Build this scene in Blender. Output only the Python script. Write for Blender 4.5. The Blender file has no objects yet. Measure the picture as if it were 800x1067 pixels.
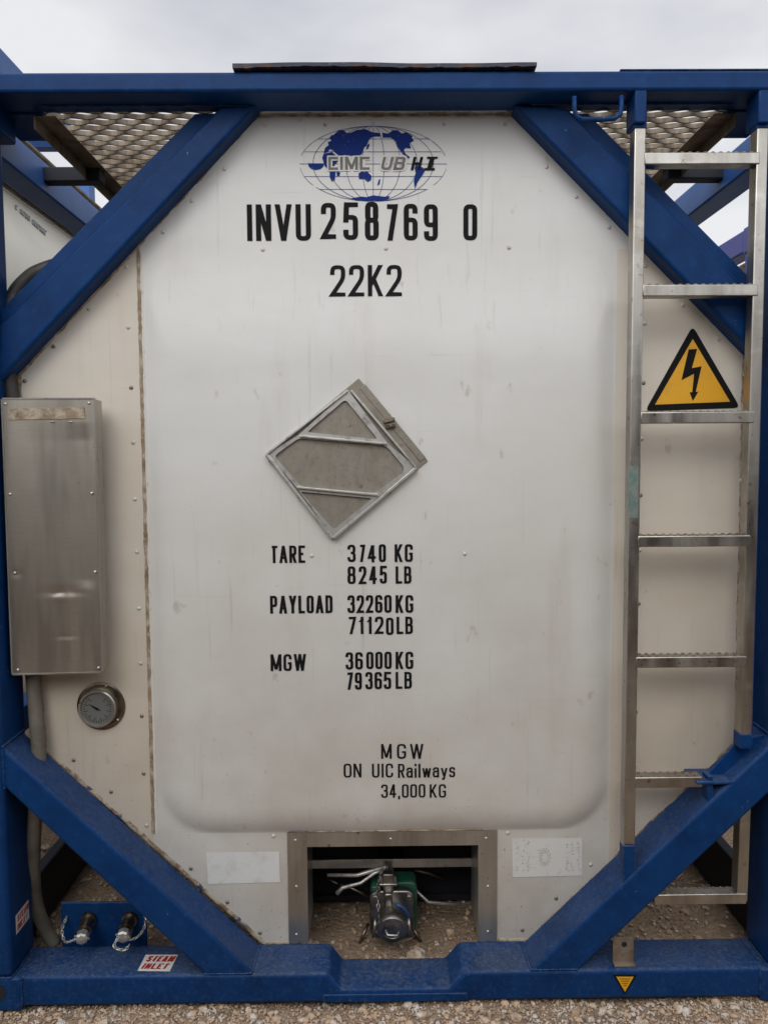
import bpy, bmesh, math, random
from mathutils import Vector, Matrix, noise
random.seed(7)
R = math.radians
S = bpy.context.scene
COL = S.collection

# ------------------------------------------------------------------ camera
CAM = Vector((-0.0319, -2.1024, 1.5706)); F = 800.0
CR = (Matrix.Rotation(R(-0.4745), 3, 'Z') @ Matrix.Rotation(R(90 - 3.988), 3, 'X') @ Matrix.Rotation(R(-0.4159), 3, 'Z'))
cd = bpy.data.cameras.new('camera'); cam = bpy.data.objects.new('camera', cd); COL.objects.link(cam)
cam.matrix_world = Matrix.Translation(CAM) @ CR.to_4x4()
cd.sensor_fit = 'VERTICAL'; cd.sensor_height = 36; cd.lens = 36 * F / 1067; cd.clip_start = 0.05; cd.clip_end = 2000
S.camera = cam

# ------------------------------------------------------------------ sky and sun
SUN_EL, SUN_AZ = 42.0, 195.0       # high, behind and a little left of the viewer, veiled by cloud
w = bpy.data.worlds.new('World'); S.world = w; w.use_nodes = True
nt = w.node_tree; nt.nodes.clear()
def N(t, **k):
    n = nt.nodes.new(t)
    for a, b in k.items(): setattr(n, a, b)
    return n
out = N('ShaderNodeOutputWorld'); bg = N('ShaderNodeBackground'); bg.inputs['Strength'].default_value = 0.1
sky = N('ShaderNodeTexSky'); sky.sky_type = 'NISHITA'; sky.sun_disc = False
sky.sun_elevation = R(SUN_EL); sky.sun_rotation = R(SUN_AZ); sky.air_density = 1.0; sky.dust_density = 2.0
tc = N('ShaderNodeTexCoord'); mp = N('ShaderNodeMapping'); mp.inputs['Scale'].default_value = (1.0, 1.0, 2.6)
nz = N('ShaderNodeTexNoise'); nz.inputs['Scale'].default_value = 1.7; nz.inputs['Detail'].default_value = 5; nz.inputs['Roughness'].default_value = .5
cr = N('ShaderNodeValToRGB'); cr.color_ramp.elements[0].position = .38; cr.color_ramp.elements[1].position = .60
cr.color_ramp.elements[0].color = (6.1, 6.35, 6.9, 1); cr.color_ramp.elements[1].color = (9.9, 9.9, 10.1, 1)
# cloud veil is brighter towards the hidden sun and the zenith
sep = N('ShaderNodeVectorMath'); sep.operation = 'DOT_PRODUCT'
sd = Vector((math.cos(R(SUN_EL)) * math.sin(R(SUN_AZ)), math.cos(R(SUN_EL)) * math.cos(R(SUN_AZ)), math.sin(R(SUN_EL))))
sep.inputs[1].default_value = sd
mr = N('ShaderNodeMapRange'); mr.inputs['From Min'].default_value = 0.1; mr.inputs['From Max'].default_value = 1.0
mr.inputs['To Min'].default_value = 1.0; mr.inputs['To Max'].default_value = 2.45
mul = N('ShaderNodeVectorMath'); mul.operation = 'SCALE'
mix = N('ShaderNodeMixRGB'); mix.inputs[0].default_value = .88
L = nt.links.new
L(tc.outputs['Generated'], mp.inputs[0]); L(mp.outputs[0], nz.inputs['Vector']); L(nz.outputs[0], cr.inputs[0])
L(tc.outputs['Generated'], sep.inputs[0]); L(sep.outputs['Value'], mr.inputs[0])
L(cr.outputs[0], mul.inputs[0]); L(mr.outputs[0], mul.inputs['Scale'])
L(sky.outputs[0], mix.inputs[1]); L(mul.outputs[0], mix.inputs[2]); L(mix.outputs[0], bg.inputs[0]); L(bg.outputs[0], out.inputs[0])
sl = bpy.data.lights.new('sun', 'SUN'); sl.energy = 0.8; sl.angle = R(25); sl.color = (1, .96, .9)
so = bpy.data.objects.new('sun', sl); COL.objects.link(so)
so.rotation_euler = sd.to_track_quat('Z', 'Y').to_euler()
S.render.engine = 'CYCLES'
S.view_settings.view_transform = 'Standard'; S.view_settings.look = 'None'; S.view_settings.gamma = 1
S.view_settings.exposure = -0.1
S.view_settings.use_curve_mapping = False

# ------------------------------------------------------------------ helpers
def ray(px, py): return CR @ Vector(((px - 400) / F, -(py - 533.5) / F, -1))
def U(px, py, Y):
    """world x,z on the plane y=Y read off the photograph"""
    d = ray(px, py); k = (Y - CAM.y) / d.y; p = CAM + k * d; return (p.x, p.z)
def UZ(px, py, Z):
    d = ray(px, py); k = (Z - CAM.z) / d.z; return CAM + k * d
def UX(px, py, X):
    d = ray(px, py); k = (X - CAM.x) / d.x; return CAM + k * d

def link(name, bm, m, parent=None, smooth=False, bevel=0, seg=2, recalc=True):
    me = bpy.data.meshes.new(name)
    if recalc: bmesh.ops.recalc_face_normals(bm, faces=bm.faces)
    bm.to_mesh(me); bm.free()
    o = bpy.data.objects.new(name, me); COL.objects.link(o)
    if m: me.materials.append(m)
    if parent: o.parent = parent
    if smooth is True:
        for p in me.polygons: p.use_smooth = True
    elif smooth: 
        for p in me.polygons: p.use_smooth = True
        me.set_sharp_from_angle(angle=R(smooth))
    if bevel:
        b = o.modifiers.new('b', 'BEVEL'); b.width = bevel; b.segments = seg; b.limit_method = 'ANGLE'; b.angle_limit = R(30)
        for p in me.polygons: p.use_smooth = True
        me.set_sharp_from_angle(angle=R(30)) if not smooth else None
        b.harden_normals = False
    return o
def empty(name, label=None, cat=None, group=None, parent=None, loc=(0, 0, 0)):
    o = bpy.data.objects.new(name, None); COL.objects.link(o); o.location = loc; o.empty_display_size = .1
    if parent: o.parent = parent
    if label: o['label'] = label
    if cat: o['category'] = cat
    if group: o['group'] = group
    return o
def box(bm, x0, x1, y0, y1, z0, z1):
    vs = [bm.verts.new((x, y, z)) for x in (x0, x1) for y in (y0, y1) for z in (z0, z1)]
    for f in ((0, 1, 3, 2), (4, 6, 7, 5), (0, 4, 5, 1), (2, 3, 7, 6), (0, 2, 6, 4), (1, 5, 7, 3)): bm.faces.new([vs[i] for i in f])
def prism(bm, poly, y0, y1):
    """extrude an (x,z) polygon along y"""
    a = [bm.verts.new((x, y0, z)) for x, z in poly]; b = [bm.verts.new((x, y1, z)) for x, z in poly]
    bm.faces.new(a); bm.faces.new(b[::-1]); n = len(poly)
    for i in range(n): bm.faces.new((a[i], b[i], b[(i + 1) % n], a[(i + 1) % n]))
def frame_basis(d):
    d = d.normalized(); u = d.orthogonal().normalized()
    if abs(d.z) < .95: u = d.cross(Vector((0, 0, 1))).normalized()
    return u, d.cross(u).normalized()
def tube(bm, pts, r, n=12, closed=False, cap=True):
    pts = [Vector(p) for p in pts]; rings = []
    rr = r if isinstance(r, (list, tuple)) else [r] * len(pts)
    for i, p in enumerate(pts):
        if closed: d = pts[(i + 1) % len(pts)] - pts[i - 1]
        else: d = pts[min(i + 1, len(pts) - 1)] - pts[max(i - 1, 0)]
        if i == 0: u, v = frame_basis(d)
        else:
            dn = d.normalized(); u = (u - dn * u.dot(dn)).normalized(); v = dn.cross(u)
        rings.append([bm.verts.new(p + (u * math.cos(t) + v * math.sin(t)) * rr[i]) for t in [2 * math.pi * k / n for k in range(n)]])
    m = len(rings)
    for i in range(m if closed else m - 1):
        a, b = rings[i], rings[(i + 1) % m]
        for k in range(n): bm.faces.new((a[k], a[(k + 1) % n], b[(k + 1) % n], b[k]))
    if cap and not closed: bm.faces.new(rings[0][::-1]); bm.faces.new(rings[-1])
def lathe(bm, origin, axis, prof, n=40, cap=True):
    """prof: list of (distance along axis, radius)"""
    o = Vector(origin); a = Vector(axis).normalized(); u, v = frame_basis(a); rings = []
    for t, r in prof:
        rings.append([bm.verts.new(o + a * t + (u * math.cos(q) + v * math.sin(q)) * max(r, 1e-4)) for q in [2 * math.pi * k / n for k in range(n)]])
    for i in range(len(rings) - 1):
        for k in range(n): bm.faces.new((rings[i][k], rings[i][(k + 1) % n], rings[i + 1][(k + 1) % n], rings[i + 1][k]))
    if cap: bm.faces.new(rings[0][::-1]); bm.faces.new(rings[-1])
def smoothpath(pts, n=8):
    P = [Vector(p) for p in pts]; P = [2 * P[0] - P[1]] + P + [2 * P[-1] - P[-2]]; o = []
    for i in range(1, len(P) - 2):
        for k in range(n):
            t = k / n; a, b, c, d = P[i - 1:i + 3]
            o.append(.5 * ((2 * b) + (c - a) * t + (2 * a - 5 * b + 4 * c - d) * t * t + (3 * b - a - 3 * c + d) * t ** 3))
    o.append(P[-2]); return o
def chain(bm, pts, link_len=.012, r=.0013):
    pts = smoothpath(pts, 10); segs = []; acc = 0; out = [pts[0]]
    for a, b in zip(pts, pts[1:]):
        L_ = (b - a).length; 
        while acc + L_ >= link_len * .72:
            t = (link_len * .72 - acc) / L_; a = a.lerp(b, t); out.append(a); L_ = (b - a).length; acc = 0
            if L_ < 1e-7: break
        acc += L_
    for i in range(len(out) - 1):
        c = (out[i] + out[i + 1]) / 2; d = (out[i + 1] - out[i]).normalized(); u, v = frame_basis(d)
        s = u if i % 2 else v
        ring = [c + d * math.cos(t) * link_len * .55 + s * math.sin(t) * link_len * .3 for t in [2 * math.pi * k / 10 for k in range(10)]]
        tube(bm, ring, r, 5, closed=True)

# ------------------------------------------------------------------ materials
def mat(name, base, rough=.5, metal=0, layers=(), bump=None, rough_noise=None, spec=.5, aniso=0, coat=0):
    """layers: (colour, noise scale vec, ramp lo, hi, strength, opts) colour variation over the base, painted shade included"""
    m = bpy.data.materials.new(name); m.use_nodes = True; t = m.node_tree; b = t.nodes['Principled BSDF']
    n = lambda k: t.nodes.new(k); ln = t.links.new
    b.inputs['Base Color'].default_value = (*base, 1); b.inputs['Roughness'].default_value = rough
    b.inputs['Metallic'].default_value = metal; b.inputs['Specular IOR Level'].default_value = spec
    if aniso: b.inputs['Anisotropic'].default_value = aniso
    if coat: b.inputs['Coat Weight'].default_value = coat
    geo = n('ShaderNodeNewGeometry'); tc = n('ShaderNodeTexCoord')
    cur = None; rcur = None
    for ly in layers:
        col, sc, lo, hi, st = ly[:5]; op = ly[5] if len(ly) > 5 else {}
        mpn = n('ShaderNodeMapping'); mpn.inputs['Scale'].default_value = sc; ln(tc.outputs['Object'], mpn.inputs[0])
        mpn.inputs['Location'].default_value = op.get('off', (0, 0, 0)); mpn.inputs['Rotation'].default_value = op.get('rot', (0, 0, 0))
        nn = n('ShaderNodeTexNoise'); nn.inputs['Scale'].default_value = 1; nn.inputs['Detail'].default_value = op.get('det', 6); nn.inputs['Roughness'].default_value = op.get('nr', .6)
        ln(mpn.outputs[0], nn.inputs['Vector'])
        r = n('ShaderNodeMapRange'); r.inputs['From Min'].default_value = lo; r.inputs['From Max'].default_value = hi; r.inputs['To Max'].default_value = st
        ln(nn.outputs[0], r.inputs[0]); fac = r.outputs[0]
        if 'up' in op:     # settles only on upward faces
            sx = n('ShaderNodeSeparateXYZ'); ln(geo.outputs['Normal'], sx.inputs[0])
            u = n('ShaderNodeMapRange'); u.inputs['From Min'].default_value = op['up'][0]; u.inputs['From Max'].default_value = op['up'][1]; ln(sx.outputs['Z'], u.inputs[0])
            q = n('ShaderNodeMath'); q.operation = 'MULTIPLY'; ln(fac, q.inputs[0]); ln(u.outputs[0], q.inputs[1]); fac = q.outputs[0]
        if 'z' in op:      # splash dirt and painted shade, by height: full below z0, none above z1 (object space)
            sx = n('ShaderNodeSeparateXYZ'); ln(tc.outputs['Object'], sx.inputs[0])
            u = n('ShaderNodeMapRange'); u.inputs['From Min'].default_value = op['z'][1]; u.inputs['From Max'].default_value = op['z'][0]; ln(sx.outputs['Z'], u.inputs[0])
            q = n('ShaderNodeMath'); q.operation = 'MULTIPLY'; ln(fac, q.inputs[0]); ln(u.outputs[0], q.inputs[1]); fac = q.outputs[0]
        mx = n('ShaderNodeMixRGB'); mx.inputs[2].default_value = (*col, 1); ln(fac, mx.inputs[0])
        if cur: ln(cur, mx.inputs[1])
        else: mx.inputs[1].default_value = (*base, 1)
        cur = mx.outputs[0]
        if 'rough' in op:
            q = n('ShaderNodeMix'); q.data_type = 'FLOAT'; ln(fac, q.inputs[0]); q.inputs[3].default_value = op['rough']
            if rcur: ln(rcur, q.inputs[2])
            else: q.inputs[2].default_value = rough
            rcur = q.outputs[0]
    if cur: ln(cur, b.inputs['Base Color'])
    if rough_noise:
        sc, lo, hi = rough_noise
        mpn = n('ShaderNodeMapping'); mpn.inputs['Scale'].default_value = sc; ln(tc.outputs['Object'], mpn.inputs[0])
        nn = n('ShaderNodeTexNoise'); nn.inputs['Scale'].default_value = 1; nn.inputs['Detail'].default_value = 4; ln(mpn.outputs[0], nn.inputs['Vector'])
        r = n('ShaderNodeMapRange'); r.inputs['From Min'].default_value = .3; r.inputs['From Max'].default_value = .7; r.inputs['To Min'].default_value = lo; r.inputs['To Max'].default_value = hi
        ln(nn.outputs[0], r.inputs[0]); rcur = r.outputs[0]
    if rcur: ln(rcur, b.inputs['Roughness'])
    if bump:
        prev = None
        for sc, st, dist in bump:
            mpn = n('ShaderNodeMapping'); mpn.inputs['Scale'].default_value = sc; ln(tc.outputs['Object'], mpn.inputs[0])
            nn = n('ShaderNodeTexNoise'); nn.inputs['Scale'].default_value = 1; nn.inputs['Detail'].default_value = 4; ln(mpn.outputs[0], nn.inputs['Vector'])
            bp = n('ShaderNodeBump'); bp.inputs['Strength'].default_value = st; bp.inputs['Distance'].default_value = dist; ln(nn.outputs[0], bp.inputs['Height'])
            if prev: ln(prev, bp.inputs['Normal'])
            prev = bp.outputs[0]
        ln(prev, b.inputs['Normal'])
    return m
V = lambda s: (s, s, s)
M = {}
DUST = (.17, .18, .17)
M['blue'] = mat('blue frame paint', (.003, .034, .130), .44, spec=.14, layers=[
    ((.0015, .018, .072), V(7), .45, .72, .7), ((.008, .058, .18), V(24), .52, .75, .5, dict(rough=.55)),
    ((.05, .09, .17), (90, 90, 30), .66, .76, .4, dict(rough=.7, off=(3, 1, 2))),
    (DUST, V(6), .35, .8, .30, dict(up=(.5, .9), rough=.85, nr=.8)), (DUST, (90, 90, 90), .48, .70, .5, dict(up=(.5, .9), rough=.85, nr=.8)),
    (DUST, V(70), .52, .75, .28, dict(z=(.0, .3), rough=.8, nr=.8)),
    ((.05, .022, .012), V(55), .69, .72, .9, dict(rough=.8, off=(9, 2, 4))),
    ((.32, .34, .37), V(62), .715, .73, .8, dict(rough=.8, off=(1, 8, 4)))],
    bump=[(V(60), .12, .002), (V(9), .2, .012)])
def edge_wear(m, col, radius, amount):
    """paint worn on real edges"""
    t = m.node_tree; b = t.nodes['Principled BSDF']; n = t.nodes.new; ln = t.links.new
    bv = n('ShaderNodeBevel'); bv.samples = 4; bv.inputs['Radius'].default_value = radius
    g = n('ShaderNodeNewGeometry'); d = n('ShaderNodeVectorMath'); d.operation = 'DOT_PRODUCT'; ln(bv.outputs[0], d.inputs[0]); ln(g.outputs['Normal'], d.inputs[1])
    tc = n('ShaderNodeTexCoord'); nn = n('ShaderNodeTexNoise'); nn.inputs['Scale'].default_value = 38; nn.inputs['Detail'].default_value = 6; nn.inputs['Roughness'].default_value = .7; ln(tc.outputs['Object'], nn.inputs['Vector'])
    r = n('ShaderNodeMapRange'); r.inputs['From Min'].default_value = .99; r.inputs['From Max'].default_value = .90; ln(d.outputs['Value'], r.inputs[0])
    r2 = n('ShaderNodeMapRange'); r2.inputs['From Min'].default_value = .48; r2.inputs['From Max'].default_value = .62; r2.inputs['To Max'].default_value = amount; ln(nn.outputs[0], r2.inputs[0])
    q = n('ShaderNodeMath'); q.operation = 'MULTIPLY'; ln(r.outputs[0], q.inputs[0]); ln(r2.outputs[0], q.inputs[1])
    mx = n('ShaderNodeMixRGB'); mx.inputs[2].default_value = (*col, 1); ln(q.outputs[0], mx.inputs[0])
    src = b.inputs['Base Color'].links[0].from_socket; ln(src, mx.inputs[1]); ln(mx.outputs[0], b.inputs['Base Color'])
edge_wear(M['blue'], (.07, .13, .26), .006, .7)
M['blue_light'] = mat('sky-brightened weathered blue paint', (.022, .10, .33), .5, layers=[((.05, .13, .33), V(8), .45, .7, .6)], bump=[(V(30), .1, .002)])  # lighter than the frame blue: sky light on the side rails painted in
M['purple'] = mat('violet blue paint', (.05, .06, .26), .5, layers=[((.08, .09, .3), V(6), .45, .7, .6)])
def cladding(name, base): return mat(name, base, .42, layers=[
    ((.50, .46, .39), V(1.6), .42, .75, .35), ((.67, .665, .63), (2.2, 2.2, 5), .45, .75, .4),
    ((.40, .33, .25), (7, 7, 1.1), .56, .8, .30), ((.27, .20, .13), V(2.4), .22, .72, .72, dict(z=(.05, 1.7), off=(4, 4, 1))),  # brown fade with height: dirt, and the panel's lower shade painted in
    ((.30, .22, .14), V(26), .70, .78, .5, dict(off=(2, 5, 7))), ((.32, .24, .16), (15, 15, 11), .675, .73, .38, dict(off=(7, 5, 2), det=3)),
    ((.33, .29, .24), (60, 60, 2.2), .62, .74, .35, dict(off=(1, 3, 3))), ((.42, .40, .37), (3, 3, 90), .66, .74, .3, dict(off=(6, 3, 3))),
    ((.10, .08, .06), V(95), .70, .735, .8, dict(det=2, z=(.05, 1.0)))],
    bump=[((2.5, 2.5, 3), .35, .02), ((30, 30, 260), .06, .002), (V(500), .06, .001)])
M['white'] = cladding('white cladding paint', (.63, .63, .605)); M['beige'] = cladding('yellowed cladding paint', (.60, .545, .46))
M['cream'] = mat('cream tank cladding', (.76, .72, .60), .4, layers=[((.62, .57, .46), (2, 2, 2), .45, .75, .5)], bump=[(V(2), .2, .02)])
M['sealant'] = mat('aged brown sealant', (.26, .19, .12), .8, layers=[((.48, .42, .33), V(30), .45, .6, .8), ((.09, .055, .03), V(22), .52, .68, .8, dict(off=(3, 3, 3)))], bump=[(V(120), .6, .004)])
M['sealant_white'] = mat('off white sealant', (.42, .37, .28), .7, layers=[((.17, .11, .06), V(30), .45, .58, .9), ((.01, .04, .14), V(17), .54, .6, .9, dict(off=(4, 4, 4)))], bump=[(V(140), .5, .004)])
M['sealant_pale'] = mat('pale sealant smear', (.60, .58, .53), .6, layers=[((.3, .23, .15), V(35), .6, .7, .6)])
M['black'] = mat('black vinyl lettering', (.010, .010, .011), .6, spec=.08)
M['navy'] = mat('navy emblem print', (.008, .028, .17), .6, spec=.1, layers=[((.5, .48, .44), V(160), .66, .7, .8)])
M['silver'] = mat('silver emblem lettering', (.17, .165, .155), .5, spec=.2, layers=[((.10, .10, .10), V(60), .45, .65, .8)])
M['yellow'] = mat('yellow sign vinyl', (.72, .36, .012), .45, layers=[((.50, .26, .03), V(20), .5, .75, .4)])
M['sticker'] = mat('white sticker', (.62, .61, .58), .5, layers=[((.4, .37, .32), V(50), .55, .75, .5)])
M['faded'] = mat('faded sticker', (.63, .64, .63), .6, layers=[((.45, .43, .38), V(25), .5, .7, .5)])
M['red'] = mat('red print', (.35, .02, .015), .5)
M['ink'] = mat('faded grey ink', (.15, .15, .15), .6, layers=[((.6, .59, .56), V(300), .45, .6, .8)])
M['steel'] = mat('brushed stainless steel', (.46, .445, .41), .42, .85, layers=[
    ((.25, .225, .19), (6, 6, 1.2), .42, .7, .8), ((.55, .53, .49), (50, 50, 3), .5, .7, .4), ((.13, .10, .07), V(45), .64, .72, .8, dict(rough=.8))],
    rough_noise=((8, 8, 2), .24, .5), bump=[((6, 6, 6), .15, .01), ((300, 300, 12), .05, .001)])
M['steel_h'] = mat('brushed stainless cover', (.56, .515, .44), .40, .95, layers=[
    ((.27, .25, .22), (9, 9, 1.3), .44, .60, .7, dict(off=(.2, 0, 1.4), det=3)),  # dark upright blotches paint in the cover's split reflection
    ((.40, .37, .32), V(2), .35, .7, .6), ((.38, .35, .31), (12, 12, 420), .50, .70, .35), ((.14, .11, .08), V(60), .66, .72, .6, dict(rough=.8))],
    bump=[((14, 14, 420), .05, .0008)])
M['alu'] = mat('galvanised ladder metal', (.47, .45, .41), .36, 1, layers=[
    ((.28, .25, .21), (14, 14, 2.5), .4, .65, .8), ((.60, .58, .53), (8, 8, 20), .52, .7, .5), ((.16, .12, .08), V(40), .63, .7, .8, dict(rough=.8))],
    rough_noise=((20, 20, 4), .24, .5), bump=[((12, 12, 3), .15, .006), (V(240), .08, .001)])
M['alu_dirty'] = mat('dirty aluminium placard sheet', (.29, .265, .225), .55, .55, layers=[
    ((.20, .17, .13), (34, 34, 15), .42, .72, .75, dict(rot=(0, .35, 0), nr=.75)), ((.15, .12, .09), V(110), .56, .70, .5), ((.10, .08, .06), V(24), .64, .72, .6)], bump=[(V(60), .15, .003)])
M['alu_clean'] = mat('pale aluminium trim', (.56, .55, .52), .42, .75, layers=[((.25, .22, .18), V(40), .52, .7, .7)], bump=[(V(80), .2, .002)])
M['galv'] = mat('rust stained galvanised steel', (.27, .22, .16), .65, .45, layers=[((.11, .07, .04), V(12), .42, .65, .8), ((.33, .30, .25), V(25), .55, .7, .5)], bump=[(V(90), .3, .003)])
M['rusty'] = mat('rust flaked dark steel', (.018, .022, .045), .6, layers=[((.08, .035, .015), V(18), .5, .62, .8), ((.16, .13, .10), V(45), .62, .7, .5)], bump=[(V(50), .6, .006)])
M['dark'] = mat('shade-dark frame steel', (.008, .010, .018), .7)  # near black: shade under the frame and walkway put into the colour
M['shell'] = mat('dull insulated tank shell', (.05, .045, .04), .6, layers=[((.025, .02, .02), V(5), .4, .7, .8)])
M['rubber'] = mat('black rubber hose', (.020, .018, .016), .55, layers=[((.08, .07, .055), V(12), .45, .7, .7)], bump=[(V(80), .3, .002)])
M['hose_grey'] = mat('dusty grey hose', (.17, .155, .125), .7, layers=[((.09, .08, .065), V(14), .42, .68, .8)], bump=[(V(70), .3, .002)])
M['brass'] = mat('dull valve metal', (.34, .33, .31), .38, 1, layers=[((.16, .14, .11), V(30), .42, .65, .8)], bump=[(V(100), .2, .002)])
M['green'] = mat('green valve paint', (.008, .075, .045), .5, layers=[((.10, .10, .07), V(30), .5, .7, .6)])
M['blue_plastic'] = mat('blue cap band', (.015, .06, .18), .5)
M['dial'] = mat('grey gauge dial', (.13, .135, .13), .3, layers=[((.13, .13, .12), V(30), .45, .7, .6)])
M['bezel'] = mat('dark steel bezel', (.26, .22, .16), .35, 1, layers=[((.07, .055, .04), V(25), .45, .65, .8)])
M['teal'] = mat('painted teal reflection', (.19, .34, .31), .4, .7, layers=[((.44, .425, .385), (30, 30, 22), .36, .54, .9)])  # greenish reflection on the stile, painted as a colour
M['concrete'] = mat('concrete', (.3, .28, .25), .9, layers=[((.18, .17, .15), V(4), .4, .7, .8)], bump=[(V(30), .5, .01)])
M['ground'] = mat('sandy gravel ground', (.46, .32, .21), .95, layers=[((.20, .145, .10), V(2.2), .4, .7, .8), ((.46, .40, .33), V(60), .5, .7, .7), ((.12, .09, .065), V(110), .55, .7, .7)], bump=[(V(70), 1, .02), (V(220), .8, .008)])
M['stone'] = mat('gravel stones', (.52, .38, .26), .9, layers=[((.62, .58, .52), V(22), .5, .6, .9), ((.20, .14, .10), V(31), .53, .62, .9, dict(off=(5, 5, 5))), ((.34, .25, .18), V(17), .55, .6, .8, dict(off=(1, 5, 9)))], bump=[(V(200), .5, .003)])
M['shade_paint'] = mat('dark paint of added shade containers', (.10, .09, .08), .6, layers=[((.06, .05, .045), V(1.5), .4, .7, .8)])
M['rust_chips'] = mat('chipped blue paint flakes', (.012, .04, .16), .6)

# ------------------------------------------------------------------ ground
bm = bmesh.new(); 
def gh(x, y): return .012 * noise.noise((x * 2.1, y * 2.1, 0)) + .004 * noise.noise((x * 11, y * 11, 3))
xs = [-900, -200, -40, -10, -4] + [-2.4 + i * .03 for i in range(161)] + [4, 10, 40, 200, 900]
ys = [-400, -60, -12, -4, -1.5] + [-.6 + i * .03 for i in range(120)] + [4, 6, 9, 20, 80, 300, 1200]
g = [[bm.verts.new((x, y, gh(x, y) - .008 if abs(x) < 3 and -1 < y < 4 else -.01)) for x in xs] for y in ys]
for j in range(len(ys) - 1):
    for i in range(len(xs) - 1): bm.faces.new((g[j][i], g[j][i + 1], g[j + 1][i + 1], g[j + 1][i]))
o = link('ground', bm, M['ground'], smooth=True); o['kind'] = 'structure'
# loose stones
bm = bmesh.new()
ico = bmesh.new(); bmesh.ops.create_icosphere(ico, subdivisions=1, radius=1); IV = [v.co.copy() for v in ico.verts]; IF = [[v.index for v in f.verts] for f in ico.faces]; ico.free()
def stone(x, y, s):
    rot = Matrix.Rotation(random.random() * 6.28, 3, 'Z') @ Matrix.Rotation(random.uniform(-.4, .4), 3, 'X')
    sc = Vector((s * random.uniform(.8, 1.4), s * random.uniform(.7, 1.1), s * random.uniform(.5, .85)))
    z = gh(x, y) - .006 + s * .3; sd_ = random.random() * 99
    vs = []
    for c in IV:
        k = 1 + .35 * noise.noise(c * 1.3 + Vector((sd_, 0, 0))); p = rot @ Vector((c.x * sc.x * k, c.y * sc.y * k, c.z * sc.z * k))
        vs.append(bm.verts.new((x + p.x, y + p.y, z + p.z)))
    for f in IF: bm.faces.new([vs[i] for i in f])
for i in range(8000): stone(random.uniform(-1.3, 1.3), random.uniform(-.16, .03), random.choice((.002, .003, .003, .004, .005)) * random.uniform(.7, 1.2))
for i in range(260): stone(random.uniform(-1.3, 1.3), random.uniform(-.14, .02), random.uniform(.006, .010))
for i in range(70): stone(random.uniform(-1.3, 1.3), random.uniform(-.1, .01), random.uniform(.010, .016))
for i in range(5000): stone(random.uniform(-1.4, 1.4), random.uniform(.1, 2.2), random.uniform(.003, .010))
for i in range(200): stone(random.uniform(-1.4, 1.4), random.uniform(.1, 2.5), random.uniform(.014, .028))
o = link('gravel', bm, M['stone']); o['kind'] = 'stuff'; o['label'] = 'loose sandy gravel lying on the ground below the blue frame'; o['category'] = 'gravel'

# ------------------------------------------------------------------ the tank container
T = empty('tank_container', 'white tank container end with blue steel frame, black lettering and diamond placard holder', 'tank container')
YP = .14                                    # face of the end panel
def b_(name, m, parent, *boxes, bevel=.004, seg=2):
    bm = bmesh.new()
    for q in boxes: box(bm, *q)
    return link(name, bm, M[m], parent, bevel=bevel, seg=seg)

LEN = 6.058
for s in (-1, 1):
    xa, xb = sorted((s * 1.219, s * 1.085))
    b_('corner_post', 'blue', T, (xa, xb, 0.001, .15, .099, 2.473), bevel=.012, seg=3)
    b_('corner_post', 'blue', T, (xa, xb, LEN - .15, LEN - .001, .118, 2.473), bevel=.012)
    for y0 in (0, LEN - .178):
        for z0 in (0, 2.473):
            xa, xb = sorted((s * 1.219, s * 1.057))
            c = b_('corner_casting', 'blue', T, (xa, xb, y0 - .003, y0 + (.178 if z0 else .146), z0, z0 + (.118 if z0 else .0985)), bevel=.008, seg=3)
            if y0 == 0 and z0 == 0:        # dark oval hole in the front face
                bm = bmesh.new(); cx_ = s * 1.14
                prism(bm, [(cx_ + .04 * math.cos(t), .058 + .03 * math.sin(t)) for t in [k * math.pi / 10 for k in range(20)]], -.004, .01)
                link('casting_hole', bm, M['dark'], c)

# top rail, with its bent rusty flap
top = b_('top_rail', 'blue', T, (-1.06, 1.06, 0, .124, 2.54, 2.591), bevel=.008, seg=3)
b_('rear_rail', 'blue', T, (-1.06, 1.06, LEN - .12, LEN, 2.53, 2.591))
bm = bmesh.new(); x0, x1 = U(243, 70, 0)[0], U(558, 70, 0)[0]; n = 60; A = []
for i in range(n + 1):
    t = i / n; x = x0 + (x1 - x0) * t
    zt = 2.606 + .003 * noise.noise((x * 6, 0, 1)) - .004 * math.sin(t * 3.1) * 0
    th = .010 + .004 * noise.noise((x * 40, 2, 0)) + .003 * noise.noise((x * 9, 7, 0))
    yo = -.012 + .006 * noise.noise((x * 3, 0, 0))
    A.append([bm.verts.new(c) for c in ((x, yo, zt), (x, yo, zt - th), (x, .10, 2.5935), (x, .10, 2.600))])
for a, b in zip(A, A[1:]):
    for k in range(4): bm.faces.new((a[k], a[(k + 1) % 4], b[(k + 1) % 4], b[k]))
bm.faces.new(A[0]); bm.faces.new(A[-1][::-1])
link('top_flap', bm, M['rusty'], top)
b_('top_plate', 'blue', top, (.62, 1.06, .004, .11, 2.5925, 2.5965), bevel=.001)

# bottom rail with the dip below the outlet
ZR = .1; ZD = .05
bm = bmesh.new()
prof = [(-1.07, .012), (1.07, .012), (1.07, ZR), (.205, ZR), (.162, ZD), (-.148, ZD), (-.185, ZR), (-1.07, ZR)]
prism(bm, prof, 0, YP + .004)
bot = link('bottom_rail', bm, M['blue'], T, bevel=.010, seg=3)
b_('rail_lip', 'blue', bot, (-.20, .215, -.0025, .006, .014, .038), bevel=.003)
b_('rear_bottom_rail', 'blue', T, (-1.06, 1.06, LEN - .12, LEN, .012, .1))

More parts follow.
